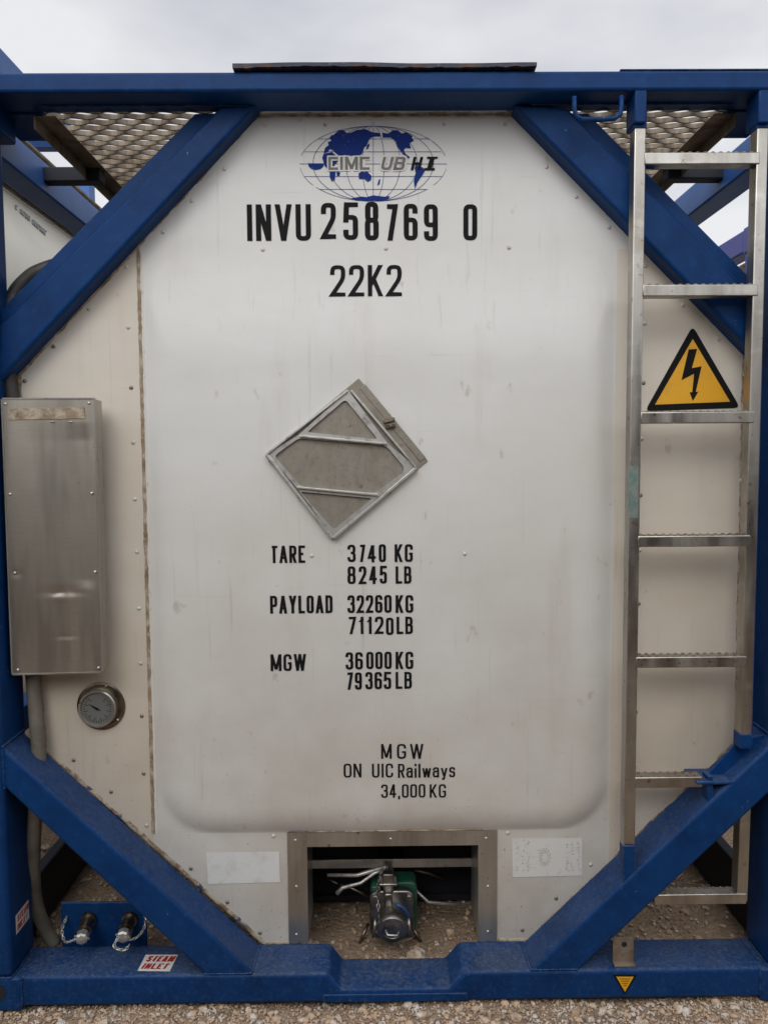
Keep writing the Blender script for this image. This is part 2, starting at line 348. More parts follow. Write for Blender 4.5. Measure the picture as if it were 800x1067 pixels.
# side rails
for s in (-1, 1):
    xa, xb = sorted((s * 1.212, s * 1.12))
    b_('side_rail', 'blue_light', T, (xa, xb, .17, LEN - .17, 2.455, 2.555), bevel=.006)
    xa, xb = sorted((s * 1.212, s * 1.172))
    b_('side_rail', 'dark', T, (xa, xb, .17, LEN - .17, .002, .19), bevel=.006)
    xa, xb = sorted((s * 1.10, s * .96))
    b_('corner_gusset', 'blue', T, (xa, xb, .121, .30, 2.535, 2.55), bevel=.002)

# lower braces (square tube) and upper braces
def quad(pts, Y): return [U(a, b, Y) for a, b in pts]
def ext(a, b, ta, tb):
    a = Vector(a); b = Vector(b); d = b - a
    return tuple(a - d * ta), tuple(b + d * tb)
def brace(c0, c1, l0, l1, Y0, Y1, ta=.1, tb=.1, bev=.010):
    bm = bmesh.new()
    a, b = ext(c0, c1, ta, tb); c, d = ext(l0, l1, ta, tb)
    prism(bm, [a, b, d, c], Y0, Y1)
    return link('brace', bm, M['blue'], T, bevel=bev, seg=3)
YB = .003
bl = brace(U(10, 787, 0), U(262, 1014, 0), U(12, 829, 0), U(211, 1015, 0), YB, YP - .004, .06, .04)
br = brace(U(800, 780, 0), U(553, 1013, 0), U(800, 829, 0), U(604, 1012, 0), YB, YP - .004, .08, .04)
ul = brace(U(219, 122, .08), U(12, 326, .08), U(257, 121, .08), U(12, 385, .08), .075, YP + .012, .05, .06)
ur = brace(U(600, 122, .08), U(780, 304, .08), U(546, 121, .08), U(779, 362, .08), .075, YP + .012, .05, .06)
# wider plate behind each upper brace
bm = bmesh.new(); prism(bm, quad([(204, 119), (236, 119), (6, 345), (0, 325)], .11), .105, .132); link('brace_flange', bm, M['blue'], ul, bevel=.003)
bm = bmesh.new(); prism(bm, quad([(612, 119), (584, 119), (778, 325), (790, 300)], .11), .105, .132); link('brace_flange', bm, M['blue'], ur, bevel=.003)
# gusset web at the right brace foot of the ladder, weld patch on the left brace
bm = bmesh.new(); prism(bm, quad([(736, 806), (770, 768), (800, 765), (800, 790), (742, 832)], .06), .055, .062); link('brace_gusset', bm, M['blue'], br, bevel=.002)
bm = bmesh.new()
for q in ([(648, 880), (660, 880), (660, 905), (648, 918)],): prism(bm, quad(q, .02), .010, .016)
link('brace_gusset', bm, M['blue'], br, bevel=.001)
bm = bmesh.new(); prism(bm, quad([(736, 808), (741, 808), (741, 834), (736, 838)], .02), .012, .05); link('brace_gusset', bm, M['blue'], br, bevel=.001)
# rung-level foot plate on the right brace
a, b = U(722, 811, .03), U(764, 814, .03)
b_('foot_plate', 'blue', br, (a[0], b[0], .004, .10, a[1] - .008, a[1]), bevel=.002)

def weld(parent, pts, r=.0032):
    P_ = [Vector(p) for p in pts]; q = []
    for a, b in zip(P_, P_[1:]):
        m = max(2, int((b - a).length / .0035)); q += [a.lerp(b, i / m) for i in range(m)]
    q.append(P_[-1]); rr = [r * (1 + .28 * math.sin(i * 1.9) + .35 * noise.noise((i * .3, r * 900, 1))) for i in range(len(q))]
    bm = bmesh.new(); tube(bm, q, rr, 6); link('weld_bead', bm, M['blue'], parent, smooth=True)
def W3(a, b, y): x, z = U(a, b, y); return (x, y, z)
weld(bl, [(U(213, 1014, 0)[0], .004, ZR + .001), (U(262, 1014, 0)[0], .004, ZR + .001), (U(262, 1014, 0)[0] + .004, YP - .01, ZR + .001)])
weld(br, [(U(602, 1012, 0)[0], .004, ZR + .001), (U(553, 1013, 0)[0], .004, ZR + .001), (U(553, 1013, 0)[0] - .004, YP - .01, ZR + .001)])
for s_, B__ in ((-1, bl), (1, br)):
    zt, zb = (U(10, 787, 0)[1] + .02, U(12, 829, 0)[1] + .02)
    weld(B__, [(s_ * 1.0835, .003, zb - .002), (s_ * 1.0835, .003, zt + .004), (s_ * 1.083, YP - .01, zt + .006)])
    weld(T, [(s_ * 1.0575, -.0005, ZR - .001), (s_ * 1.0575, -.0005, .016)])
    weld(T, [(s_ * 1.215, -.0005, .0995), (s_ * 1.087, -.0005, .0995), (s_ * 1.0835, .02, .0995), (s_ * 1.0835, .13, .0995)])
weld(ul, [(-.94, .0765, 2.5385), (-.375, .0765, 2.5385)]); weld(ur, [(.40, .0765, 2.5385), (.95, .0765, 2.5385)])

# ------------------------------------------------------------------ end panel: octagon with a softly raised middle
HB = .021
bx0, bz1 = U(150, 262, YP); bx1, _ = U(641, 262, YP); _, bz0 = U(400, 866, YP)
def sstep(t): t = max(0, min(1, t)); return t * t * (3 - 2 * t)
def hb(x, z):
    r = .16; cx = (bx0 + bx1) / 2; cz = (bz0 + bz1) / 2
    qx = abs(x - cx) - (bx1 - bx0) / 2 + r; qz = abs(z - cz) - (bz1 - bz0) / 2 + r
    d = -(math.hypot(max(qx, 0), max(qz, 0)) + min(max(qx, qz), 0) - r)
    t_ = max(0, min(1, d / .095)); h = HB * (1 - (1 - t_) ** 2.4)
    h = min(h, HB * sstep((bz1 - z + .01) / .34))
    return h
OCT = [U(268, 117, YP), U(533, 117, YP), U(777, 365, YP), (1.042, .711), U(553, 979, YP), U(275, 985, YP), (-1.034, .711), (-1.066, 1.82)]
OCT[0] = (OCT[0][0] + .008, 2.557); OCT[1] = (OCT[1][0] - .008, 2.557); OCT[4] = (OCT[4][0], .098); OCT[5] = (OCT[5][0], .098)
rx0, rzt = U(300, 867, YP); rx1, _ = U(517, 867, YP)
bm = bmesh.new(); nx, nzz = 170, 200
G = [[bm.verts.new((-1.1 + 2.2 * i / nx, 0, .09 + 2.47 * j / nzz)) for i in range(nx + 1)] for j in range(nzz + 1)]
for j in range(nzz):
    for i in range(nx): bm.faces.new((G[j][i], G[j][i + 1], G[j + 1][i + 1], G[j + 1][i]))
for i in range(8):
    a = Vector((OCT[i][0], 0, OCT[i][1])); b = Vector((OCT[(i + 1) % 8][0], 0, OCT[(i + 1) % 8][1])); d = b - a
    nrm = Vector((-d.z, 0, d.x)); c = Vector((0, 0, 1.3)) - a
    if nrm.dot(c) > 0: nrm = -nrm
    bmesh.ops.bisect_plane(bm, geom=bm.verts[:] + bm.edges[:] + bm.faces[:], plane_co=a, plane_no=nrm, clear_outer=True)
for co, no in (((rx0, 0, 0), (1, 0, 0)), ((rx1, 0, 0), (1, 0, 0)), ((0, 0, rzt), (0, 0, 1))):
    bmesh.ops.bisect_plane(bm, geom=bm.verts[:] + bm.edges[:] + bm.faces[:], plane_co=co, plane_no=no)
bmesh.ops.delete(bm, geom=[f for f in bm.faces if rx0 < f.calc_center_median().x < rx1 and f.calc_center_median().z < rzt], context='FACES')
for v in bm.verts:
    x, z = v.co.x, v.co.z
    v.co.y = YP - hb(x, z) - .0022 * noise.noise((x * 1.7, z * 1.7, 5)) * min(1, hb(x, z) / HB * 1.0)
PY = lambda x, z: YP - hb(x, z) - .0022 * noise.noise((x * 1.7, z * 1.7, 5)) * min(1, hb(x, z) / HB)
# thickness
ex = bmesh.ops.extrude_edge_only(bm, edges=[e for e in bm.edges if e.is_boundary])
for v in [q for q in ex['geom'] if isinstance(q, bmesh.types.BMVert)]: v.co.y = YP + .02
ja, jb = U(144, 258, YP), U(160, 868, YP)
for f in bm.faces:        # the flat side and bottom sheets have yellowed more than the raised middle sheet
    c = f.calc_center_median(); xj = ja[0] + (jb[0] - ja[0]) * (ja[1] - c.z) / (ja[1] - jb[1])
    f.material_index = 1 if (c.x < xj and c.z < ja[1]) or (c.x > bx1 and c.z < bz1) else 0
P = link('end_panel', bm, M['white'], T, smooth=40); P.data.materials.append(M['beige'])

# sealant along the octagon edge (irregular bead)
def bead(name, a, b, wdt, off, m, seed, prot=.004, gaps=0):
    a = Vector((a[0], 0, a[1])); b = Vector((b[0], 0, b[1])); d = (b - a).normalized(); nrm = Vector((-d.z, 0, d.x)); Ln = (b - a).length
    n = max(4, int(Ln / .008)); bm = bmesh.new(); rows = []
    for i in range(n + 1):
        p = a + (b - a) * i / n
        w1 = wdt * (1 + .35 * noise.noise((i * .13, seed, 0)) + .35 * noise.noise((i * .7, seed, 3))); c = off + wdt * .25 * noise.noise((i * .2, seed, 9))
        e = p + nrm * (c - w1 / 2); f = p + nrm * (c + w1 / 2); mm = (e + f) / 2
        rows.append([bm.verts.new((e.x, PY(e.x, e.z) - .0005, e.z)), bm.verts.new((mm.x, PY(mm.x, mm.z) - prot, mm.z)), bm.verts.new((f.x, PY(f.x, f.z) - .0005, f.z))])
    for k, (r0, r1) in enumerate(zip(rows, rows[1:])):
        if gaps and noise.noise((k * .06, seed, 20)) < gaps - .5: continue
        bm.faces.new((r0[0], r0[1], r1[1], r1[0])); bm.faces.new((r0[1], r0[2], r1[2], r1[1]))
    return link(name, bm, M[m], P, smooth=True)
for i in range(8):
    a, b = OCT[i], OCT[(i + 1) % 8]
    if i == 0: a, b = (a[0] - .01, 2.546), (b[0] + .01, 2.546)
    if i == 4: continue
    lower = i in (3, 5)
    bead('sealant', a, b, .013, -.005, 'sealant' if not lower else 'sealant_white', i * 3.1, .003)
bead('sealant', OCT[4], (rx1, .1), .012, -.004, 'sealant_white', 33); bead('sealant', (rx0, .1), OCT[5], .012, -.004, 'sealant_white', 37)
# vertical joint left of the raised panel
bead('sealant', U(144, 258, YP), U(160, 868, YP), .010, 0, 'sealant', 51, .004)
bead('sealant', U(147.5, 262, YP), U(163.5, 868, YP), .006, 0, 'sealant_pale', 57, .002)

# rivets
RV = [(276, 130), (339, 130), (388, 128), (463, 129), (526, 129), (274, 260), (402, 259), (530, 258), (234, 176), (200, 209), (170, 242), (132, 278), (93, 322), (56, 361), (26, 397),
      (134, 341), (137, 404), (139, 461), (141, 520), (143, 575), (145, 634), (147, 691), (148, 746), (150, 806), (153, 860), (77, 792), (116, 825), (199, 905), (237, 940), (271, 972), (285, 871),
      (529, 868), (544, 969), (615, 901), (579, 936), (325, 579), (484, 577), (569, 174), (600, 205), (634, 237), (672, 277), (711, 318), (671, 337), (748, 354), (670, 399), (668, 457), (667, 516),
      (666, 573), (665, 629), (663, 688), (662, 742), (661, 798), (770, 628), (775, 391), (772, 500)]
def dome(bm, x, y, z, r, h):
    lathe(bm, (x, y, z), (0, -1, 0), [(0, r), (h * .45, r * .92), (h * .8, r * .6), (h, r * .2)], 12)
M['rivet'] = mat('painted rivet', (.55, .53, .49), .4, layers=[((.2, .16, .12), V(60), .5, .7, .8)])
M['rivet_dark'] = mat('bare dull rivet', (.22, .20, .17), .45, .6)
for i, (a, b) in enumerate(RV):
    x, z = U(a, b, YP); x, z = U(a, b, PY(x, z)); bm = bmesh.new()
    dome(bm, x, PY(x, z) + .0005, z, .0062, .0042)
    link('rivet', bm, M['rivet_dark' if i in (14, 16, 13, 22, 25, 23, 26, 27, 28, 29, 32, 34, 44, 46, 48, 50) else 'rivet'], P, smooth=True)

# ------------------------------------------------------------------ lettering
class Pen:
    """ribbon strokes in a unit box, mapped to the panel"""
    def __init__(s, fy): s.bm = bmesh.new(); s.fy = fy; s.k = 0
    def v(s, x, z): return s.bm.verts.new((x, s.fy(x, z) - .0012 - (s.k % 7) * 2e-5, z))
    def poly(s, pts):
        from mathutils.geometry import tessellate_polygon
        s.k += 1; vs = [s.v(*p) for p in pts]
        for t in tessellate_polygon([[Vector((p[0], p[1], 0)) for p in pts]]): s.bm.faces.new([vs[i] for i in t])
    def stroke(s, pts, t, closed=False, th=None):
        """pts already in world x,z; t = thickness of vertical strokes, th of horizontal ones"""
        s.k += 1; th = th or t
        if len(pts) < 6 and not closed:          # follow the panel's curve
            q = [pts[0]]
            for a, b in zip(pts, pts[1:]):
                m = max(1, int(math.hypot(b[0] - a[0], b[1] - a[1]) / .012)); q += [(a[0] + (b[0] - a[0]) * i / m, a[1] + (b[1] - a[1]) * i / m) for i in range(1, m + 1)]
            pts = q
        n = len(pts); L_, R_ = [], []
        for i in range(n):
            p = pts[i]; a = pts[i - 1] if (i or closed) else None; b = pts[(i + 1) % n] if (i < n - 1 or closed) else None
            def nr(u, w_):
                dx, dz = w_[0] - u[0], w_[1] - u[1]; l = math.hypot(dx, dz) or 1e-9; return (-dz / l, dx / l)
            if a is None or b is None:
                n_ = nr(p, b) if a is None else nr(a, p)
                if abs(n_[0]) > abs(n_[1]): off = (t / 2 / n_[0], 0)
                else: off = (0, th / 2 / n_[1])
                if False: pass
                L_.append((p[0] + off[0], p[1] + off[1])); R_.append((p[0] - off[0], p[1] - off[1])); continue
            n0, n1 = nr(a, p), nr(p, b); m = (n0[0] + n1[0], n0[1] + n1[1]); l = math.hypot(*m) or 1e-9; m = (m[0] / l, m[1] / l)
            c = max(.35, m[0] * n0[0] + m[1] * n0[1]); tt = (t * abs(m[0]) + th * abs(m[1])) / (abs(m[0]) + abs(m[1]))
            k = tt / 2 / c; L_.append((p[0] + m[0] * k, p[1] + m[1] * k)); R_.append((p[0] - m[0] * k, p[1] - m[1] * k))
        VL = [s.v(*q) for q in L_]; VR = [s.v(*q) for q in R_]
        for i in range(n if closed else n - 1):
            j = (i + 1) % n; s.bm.faces.new((VL[i], VL[j], VR[j], VR[i]))
def roundpath(pts, closed, sx, sz):
    """pts (x,z,r) in actual units; r rounds the corner"""
    o = []; n = len(pts)
    for i, p in enumerate(pts):
        r = p[2] if len(p) > 2 else 0
        if r <= 0 or (not closed and i in (0, n - 1)): o.append((p[0], p[1])); continue
        a = Vector(pts[i - 1][:2]); b = Vector(pts[(i + 1) % n][:2]); c = Vector(p[:2])
        la, lb = (a - c).length, (b - c).length; ra = min(r, la * .5 if len(pts[i - 1]) > 2 else la * .98); rb = min(r, lb * .5 if len(pts[(i + 1) % n]) > 2 else lb * .98)
        ra = rb = min(ra, rb); s0 = c + (a - c).normalized() * ra; s1 = c + (b - c).normalized() * rb
        for k in range(7):
            t = k / 6; q = s0 * (1 - t) ** 2 + c * 2 * t * (1 - t) * 1.0 + s1 * t * t
            # pull slightly outward towards a true arc
            q = q + (c - q) * .16 * (4 * t * (1 - t)); o.append((q.x, q.y))
    return o
def dedup(o, closed, sx):
    d = []
    for p in o:
        if not d or math.hypot(p[0] - d[-1][0], p[1] - d[-1][1]) > 2e-4 * sx: d.append(p)
    if closed and math.hypot(d[0][0] - d[-1][0], d[0][1] - d[-1][1]) < 2e-4 * sx: d.pop()
    return d
r_ = 9
RB = (0, 0, r_)
GL = {
 'I': [[(.5, 0), (.5, 1)]], 'l': [[(.5, 0), (.5, 1)]], 'i': [[(.5, 0), (.5, .70)], [(.5, .86), (.5, 1)]],
 'N': [[(0, 0), (0, 1)], [(0.02, 1), (.98, 0)], [(1, 0), (1, 1)]],
 'V': [[(0, 1), (.5, 0)], [(1, 1), (.5, 0)]], 'U': [[(0, 1), (0, 0, r_), (1, 0, r_), (1, 1)]],
 'K': [[(0, 0), (0, 1)], [(0.02, .32), (.98, 1)], [(.34, .56), (1, 0)]],
 'T': [[(0, 1), (1, 1)], [(.5, 0), (.5, 1)]], 'A': [[(0, 0), (.5, 1)], [(1, 0), (.5, 1)], [(.2, .27), (.8, .27)]],
 'R': [[(0, 0), (0, 1)], [(0, 1), (.96, 1, r_), (.96, .48, r_), (0, .48)], [(.5, .48), (1, 0)]],
 'P': [[(0, 0), (0, 1)], [(0, 1), (1, 1, r_), (1, .43, r_), (0, .43)]],
 'E': [[(1, 1), (0, 1), (0, 0), (1, 0)], [(0, .52), (.9, .52)]], 'L': [[(0, 1), (0, 0), (1, 0)]],
 'Y': [[(0, 1), (.5, .42)], [(1, 1), (.5, .42)], [(.5, 0), (.5, .45)]], 'H': [[(0, 0), (0, 1)], [(1, 0), (1, 1)], [(0, .5), (1, .5)]],
 'O': [[(0, 0, r_), (1, 0, r_), (1, 1, r_), (0, 1, r_), 'c']], '0': [[(0, 0, r_), (1, 0, r_), (1, 1, r_), (0, 1, r_), 'c']],
 'D': [[(0, 0), (1, 0, r_), (1, 1, r_), (0, 1), 'c']],
 'B': [[(0, .53), (0, 1), (.95, 1, r_), (.95, .53, r_), 'c'], [(0, 0), (1, 0, r_), (1, .53, r_), (0, .53), 'c']],
 'M': [[(0, 0), (0, 1)], [(0, 1), (.5, .02)], [(1, 1), (.5, .02)], [(1, 0), (1, 1)]],
 'W': [[(0, 1), (.25, 0)], [(.5, 1), (.25, 0)], [(.5, 1), (.75, 0)], [(1, 1), (.75, 0)]],
 'G': [[(1, .72), (1, 1, r_), (0, 1, r_), (0, 0, r_), (1, 0, r_), (1, .45), (.55, .45)]],
 'C': [[(1, .68), (1, 1, r_), (0, 1, r_), (0, 0, r_), (1, 0, r_), (1, .32)]],
 'S': [[(1, .74), (1, 1, r_), (0, 1, r_), (0, .52, r_), (1, .52, r_), (1, 0, r_), (0, 0, r_), (0, .26)]],
 '2': [[(0, .72), (0, 1, r_), (1, 1, r_), (1, .58, r_), (0, .0), (1, 0)]],
 '3': [[(0, .76), (0, 1, r_), (.97, 1, r_), (.97, .53, r_), (.35, .53)], [(.35, .53), (1, .53, r_), (1, 0, r_), (0, 0, r_), (0, .25)]],
 '4': [[(.72, 0), (.72, 1)], [(.66, 1), (0, .25), (1, .25)]],
 '5': [[(1, 1), (.08, 1), (.0, .46)], [(0, .52), (.04, .62, r_), (1, .62, r_), (1, 0, r_), (0, 0, r_), (0, .24)]],
 '(': [[(1, 1), (0, 1), (0, 0), (1, 0)]],
 '6': [[(0, 0, r_), (1, 0, r_), (1, .57, r_), (0, .57, r_), 'c'], [(0, .35), (0, 1, r_), (1, 1, r_), (1, .77)]],
 '9': [[(1, 1, r_), (0, 1, r_), (0, .43, r_), (1, .43, r_), 'c'], [(1, .65), (1, 0, r_), (0, 0, r_), (0, .23)]],
 '7': [[(0, 1), (1, 1), (.34, 0)]], '8': [[(.04, .53, r_), (.96, .53, r_), (.96, 1, r_), (.04, 1, r_), 'c'], [(0, 0, r_), (1, 0, r_), (1, .53, r_), (0, .53, r_), 'c']],
 '1': [[(.7, 0), (.7, 1)], [(.75, .88), (.15, .72)]], ',': [[(.55, .10), (.5, -.02), (.2, -.2)]],
 'a': [[(0, .50), (.06, .70, r_), (1, .70, r_), (1, 0)], [(1, .42), (0, .42, r_), (0, 0, r_), (1, 0.02, r_), (1, .2)]],
 'w': [[(0, .70), (.25, 0)], [(.5, .70), (.25, 0)], [(.5, .70), (.75, 0)], [(1, .70), (.75, 0)]],
 'y': [[(0, .70), (.5, .02)], [(1, .70), (.45, -.2), (.05, -.2)]],
 's': [[(1, .52), (1, .70, r_), (0, .70, r_), (0, .37, r_), (1, .37, r_), (1, 0, r_), (0, 0, r_), (0, .18)]],
}
WD = {'I': .34, 'l': .34, 'i': .34, 'M': 1.32, 'W': 1.5, 'w': 1.3, 'V': 1.12, 'A': 1.12, 'T': .95, 'L': .9, 'E': .92, '1': .7, ',': .36, ' ': .55, 'a': .95, 's': .9, 'y': 1.0, 'Y': 1.08}
def text(pen, s, x0, z0, x1, z1, t=.15, gap=.24, tr=lambda x, z: (x, z), shear=0):
    """fits the words s into the box; t = stroke relative to height"""
    H = z1 - z0; ws = [WD.get(c, 1.0) for c in s]; tot = sum(ws) + gap * (len(s) - 1); u = (x1 - x0) / tot; x = x0; T_ = t * H
    for c, wd in zip(s, ws):
        W_ = wd * u
        if c != ' ':
            tv = T_; th = T_ * .86
            ix0, ix1, iz0, iz1 = x + tv / 2, x + W_ - tv / 2, z0 + th / 2, z1 - th / 2
            if ix1 <= ix0: ix0 = ix1 = x + W_ / 2
            for st in GL[c]:
                cl = st[-1] == 'c'; pts = st[:-1] if cl else st; q = []
                for i, p in enumerate(pts):
                    px_ = ix0 + (ix1 - ix0) * p[0]; pz = iz0 + (iz1 - iz0) * p[1]
                    if not cl and i in (0, len(pts) - 1):
                        nb = pts[1] if i == 0 else pts[-2]; dx, dz = abs(nb[0] - p[0]) * (ix1 - ix0), abs(nb[1] - p[1]) * H
                        if dz > dx:
                            if p[1] in (0, 1): pz += th / 2 * (1 if p[1] else -1)
                        elif p[0] == 1: px_ += tv / 2
                    q.append((px_, pz, min(p[2], (ix1 - ix0) * .5) if len(p) > 2 else 0) if len(p) > 2 else (px_, pz))
                q = dedup(roundpath(q, cl, 1, 1), cl, max(H, .002))
                q = [(a + shear * (b - z0), b) for a, b in q]
                pen.stroke([tr(a, b) for a, b in q], tv, cl, th)
        x += W_ + u * gap
PLAT = YP - HB
def word(name, items, t=.15, m='black', Y=None, gap=.24, parent=None):
    if len(items) > 1:
        gs = [[items[0]]]
        for it in items[1:]:
            p = gs[-1][-1]
            if abs((it[2] + it[4]) / 2 - (p[2] + p[4]) / 2) < 4 and 0 <= it[1] - p[3] < 14: gs[-1].append(it)
            else: gs.append([it])
        if len(gs) > 1:
            for g_ in gs: word(name, g_, t, m, Y, gap, parent)
            return
    pen = Pen(PY if Y is None else (lambda x, z: Y)); YY = Y if Y is not None else None
    for s, a, b, c, d in items:
        cx, cz = U((a + c) / 2, (b + d) / 2, PLAT); yy = YY if YY is not None else PY(cx, cz)
        cxp, czp = (a + c) / 2, (b + d) / 2
        x0 = U(a, czp, yy)[0]; x1 = U(c, czp, yy)[0]; z1 = U(cxp, b, yy)[1]; z0 = U(cxp, d, yy)[1]
        text(pen, s, x0, z0, x1, z1, t, gap)
    return link(name, pen.bm, M[m], parent or P, recalc=False)
word('serial_number', [('INVU', 257.5, 213, 324, 251), ('2', 334.5, 211.5, 350, 249), ('5', 357.5, 211, 373, 250), ('8', 380, 210.5, 394.5, 250.5), ('7', 400.5, 213, 414.5, 250.8),
      ('6', 420.5, 212.5, 435, 250.5), ('9', 441.5, 213, 456, 251), ('0', 482.5, 213, 497, 250.5)], .145)
word('size_code', [('22K2', 344, 276, 418.5, 309)], .14)
word('tare_text', [('TARE', 282, 568.5, 318, 586.5), ('3', 362, 567.5, 370.5, 585.5), ('7', 373.7, 567.5, 380.5, 585.5), ('4', 383, 568, 391.5, 586), ('0', 394.5, 567, 402, 585.5), ('KG', 411, 567, 430, 585.5),
      ('8', 362, 590, 370.5, 608.5), ('2', 373.7, 590, 381.7, 608.5), ('4', 384.5, 590, 392.5, 608.5), ('5', 395.5, 589.5, 403, 608), ('LB', 412, 590, 428.5, 608)], .16)
word('payload_text', [('PAYLOAD', 281.5, 620.5, 346.5, 639), ('32260', 362, 620, 408, 638.5), ('KG', 412, 620, 430.5, 638.5), ('7112', 362, 642.5, 399.5, 660.5), ('0', 402, 643.5, 410, 661.5), ('LB', 413, 642.5, 430, 660.5)], .16)
word('gross_weight_text', [('MGW', 282, 681.5, 319, 699), ('36', 360, 679.5, 378, 697.5), ('000', 381.5, 679, 408, 697), ('KG', 412, 679, 430.5, 697), ('79', 360.5, 700.5, 377, 718.5), ('365', 380.5, 700, 407.5, 718), ('LB', 412, 700, 429, 717.5)], .16)
word('rail_weight_text', [('M', 397, 775, 408, 790.5), ('G', 413.5, 775, 423, 790.5), ('W', 427, 775, 441, 790.5), ('ON', 358, 795.5, 376.5, 810), ('UIC', 387.5, 795.5, 409.5, 810), ('Railways', 414.5, 795.5, 474, 810),
      ('34,000', 397, 817, 443, 831), ('KG', 447.5, 817, 464.5, 831)], .14)

# ------------------------------------------------------------------ globe emblem (flat print on the panel)
E_ = lambda a, b: U(290 + a / 3.81, 110 + b / 3.81, YP)
pen = Pen(PY); cx, cy, ra, rb = 376.5, 231, 291, 149
def arc(fx, fy, a0, a1, n=40): return [E_(cx + ra * fx * math.cos(t), cy - rb * fy * math.sin(t)) for t in [a0 + (a1 - a0) * k / n for k in range(n + 1)]]
pen.stroke(arc(1, 1, R(12), R(168), 60), .0011); pen.stroke(arc(1, 1, R(186), R(215), 14), .0011); pen.stroke(arc(1, 1, R(219), R(318), 40), .0011); pen.stroke(arc(1, 1, R(325), R(352), 14), .0009)
for fx in (.82, .60, .37, .15):
    pen.stroke(arc(fx, 1, R(90), R(270)), .0012); pen.stroke(arc(fx, 1, R(90), R(-90)), .0012)
pen.stroke([E_(cx, cy - rb), E_(cx, cy + rb)], .0012)
for yy, xa, xb in ((133, 160, 600), (184, 105, 645), (232, 85, 668), (282, 105, 652), (333, 165, 585)):
    pen.stroke([E_(xa, yy), E_(xb, yy)], .0012, th=.0012)
link('globe_emblem', pen.bm, M['navy'], P, recalc=False)
pen = Pen(lambda x, z: PY(x, z) - .0004)
LAND = [
 [(180,190),(186,168),(200,158),(196,146),(210,140),(204,128),(222,115),(238,100),(258,98),(272,110),(290,108),(310,98),(345,94),(372,106),(404,110),(404,124),(380,124),(364,130),(356,146),(350,160),(340,168),(336,182),(328,196),(290,200),(262,196),(244,204),(226,188),(214,176),(204,174),(196,186)],
 [(180,192),(214,186),(236,206),(236,222),(222,238),(228,262),(224,296),(212,303),(204,284),(204,262),(184,240),(174,208)],
 [(318,270),(334,260),(342,266),(352,257),(358,268),(370,280),(368,296),(354,304),(342,292),(320,292)],
 [(412,108),(436,112),(452,100),(472,98),(490,112),(506,106),(532,122),(530,130),(538,140),(520,150),(526,172),(506,168),(498,176),(504,192),(522,206),(516,211),(492,192),(474,165),(466,142),(446,128),(414,128)],
 [(544,238),(560,240),(578,250),(580,264),(566,284),(550,308),(542,332),(537,302),(545,268),(540,250)],
 [(290,368),(330,362),(350,364),(376,357),(420,362),(442,360),(438,370),(404,378),(380,376),(350,381),(330,374),(312,378)],
 [(118,230),(182,230),(178,244),(166,253),(150,256),(134,253),(122,244)],
 [(232,262),(246,266),(242,280),(232,278)], [(352,160),(358,150),(362,158),(356,172),(348,176)], [(398,296),(404,292),(402,312),(392,318)], [(206,124),(214,116),(218,124),(210,132)]]
for lp in LAND: pen.poly([E_(*p) for p in lp])
link('globe_land', pen.bm, M['navy'], P, recalc=False)
def emb(name, s, a, b, c, d, m, k, t, shear=0, gap=.16, grow=0):
    pen = Pen(lambda x, z: PY(x, z) - k)
    x0, z1 = E_(a - grow, b - grow); x1, z0 = E_(c + grow, d + grow)
    text(pen, s, x0, z0, x1, z1, t, gap, shear=shear); link(name, pen.bm, M[m], P, recalc=False)
M['emb_white'] = mat('white letter outline', (.62, .60, .56), .45)
emb('emblem_outline', '(IM(', 196, 203, 364, 258, 'emb_white', .0008, .36, 0, .12, 3); emb('emblem_letters', '(IM(', 198, 205, 362, 256, 'silver', .0012, .22, 0, .2)
emb('emblem_outline', 'UB', 400, 202, 500, 259, 'emb_white', .0008, .34, .25, .12, 3); emb('emblem_letters', 'UB', 404, 205, 497, 257, 'silver', .0012, .22, .25, .2)
emb('emblem_letters', 'H', 524, 205, 562, 257, 'black', .0012, .22, .25); 
pen = Pen(lambda x, z: PY(x, z) - .0012)
q = [(590, 204), (632, 204), (631, 212), (619, 212), (609, 249), (621, 249), (619, 258), (577, 258), (579, 249), (590, 249), (600, 212), (588, 212)]
pen.poly([E_(*p) for p in q]); link('emblem_letters', pen.bm, M['black'], P, recalc=False)

# ------------------------------------------------------------------ stickers and warning sign on the panel
def flat(name, pts, m, Y, th=.0006, parent=P):
    bm = bmesh.new(); prism(bm, quad(pts, Y), Y - th, Y + .0005); return link(name, bm, M[m], parent)
def flatp(name, pts, m, k, parent=P):
    pen = Pen(lambda x, z: PY(x, z) - k + .0012); pen.poly([U(a, b, YP) for a, b in pts]); return link(name, pen.bm, M[m], parent, recalc=False)
flatp('faded_sticker', [(215, 888), (291, 887), (292, 919), (217, 921)], 'faded', .0014)
st = flatp('worn_sticker', [(533, 873), (606, 873), (606, 912), (534, 914)], 'sticker', .0014)
pen = Pen(lambda x, z: YP - .0012)
for X0 in (538, 545, 550, 590, 596, 602):       # illegible columns of small worn marks
    y = 876
    while y < 908:
        if random.random() < .75:
            for k in range(3):
                a = (X0 + random.uniform(-1.2, 1.2), y + random.uniform(-1, 1)); b = (a[0] + random.uniform(-1.6, 1.6), a[1] + random.uniform(-1.4, 1.4))
                pen.stroke([U(*a, YP), U(*b, YP)], .0012)
        y += 3.3
for k in range(14):
    t = k / 14 * 6.28; a = (567 + 7 * math.cos(t), 893 + 10 * math.sin(t)); b = (567 + 3 * math.cos(t + .6), 893 + 5 * math.sin(t + .6)); pen.stroke([U(*a, YP), U(*b, YP)], .0011)
link('worn_print', pen.bm, M['ink'], P, recalc=False)
def rounded(pts, r, Y):
    q = [(*U(a, b, Y), r) for a, b in pts]; return roundpath(q, True, 1, 1)
ZZ = lambda a, b: (640 + a / 3.95, 330 + b / 3.95)
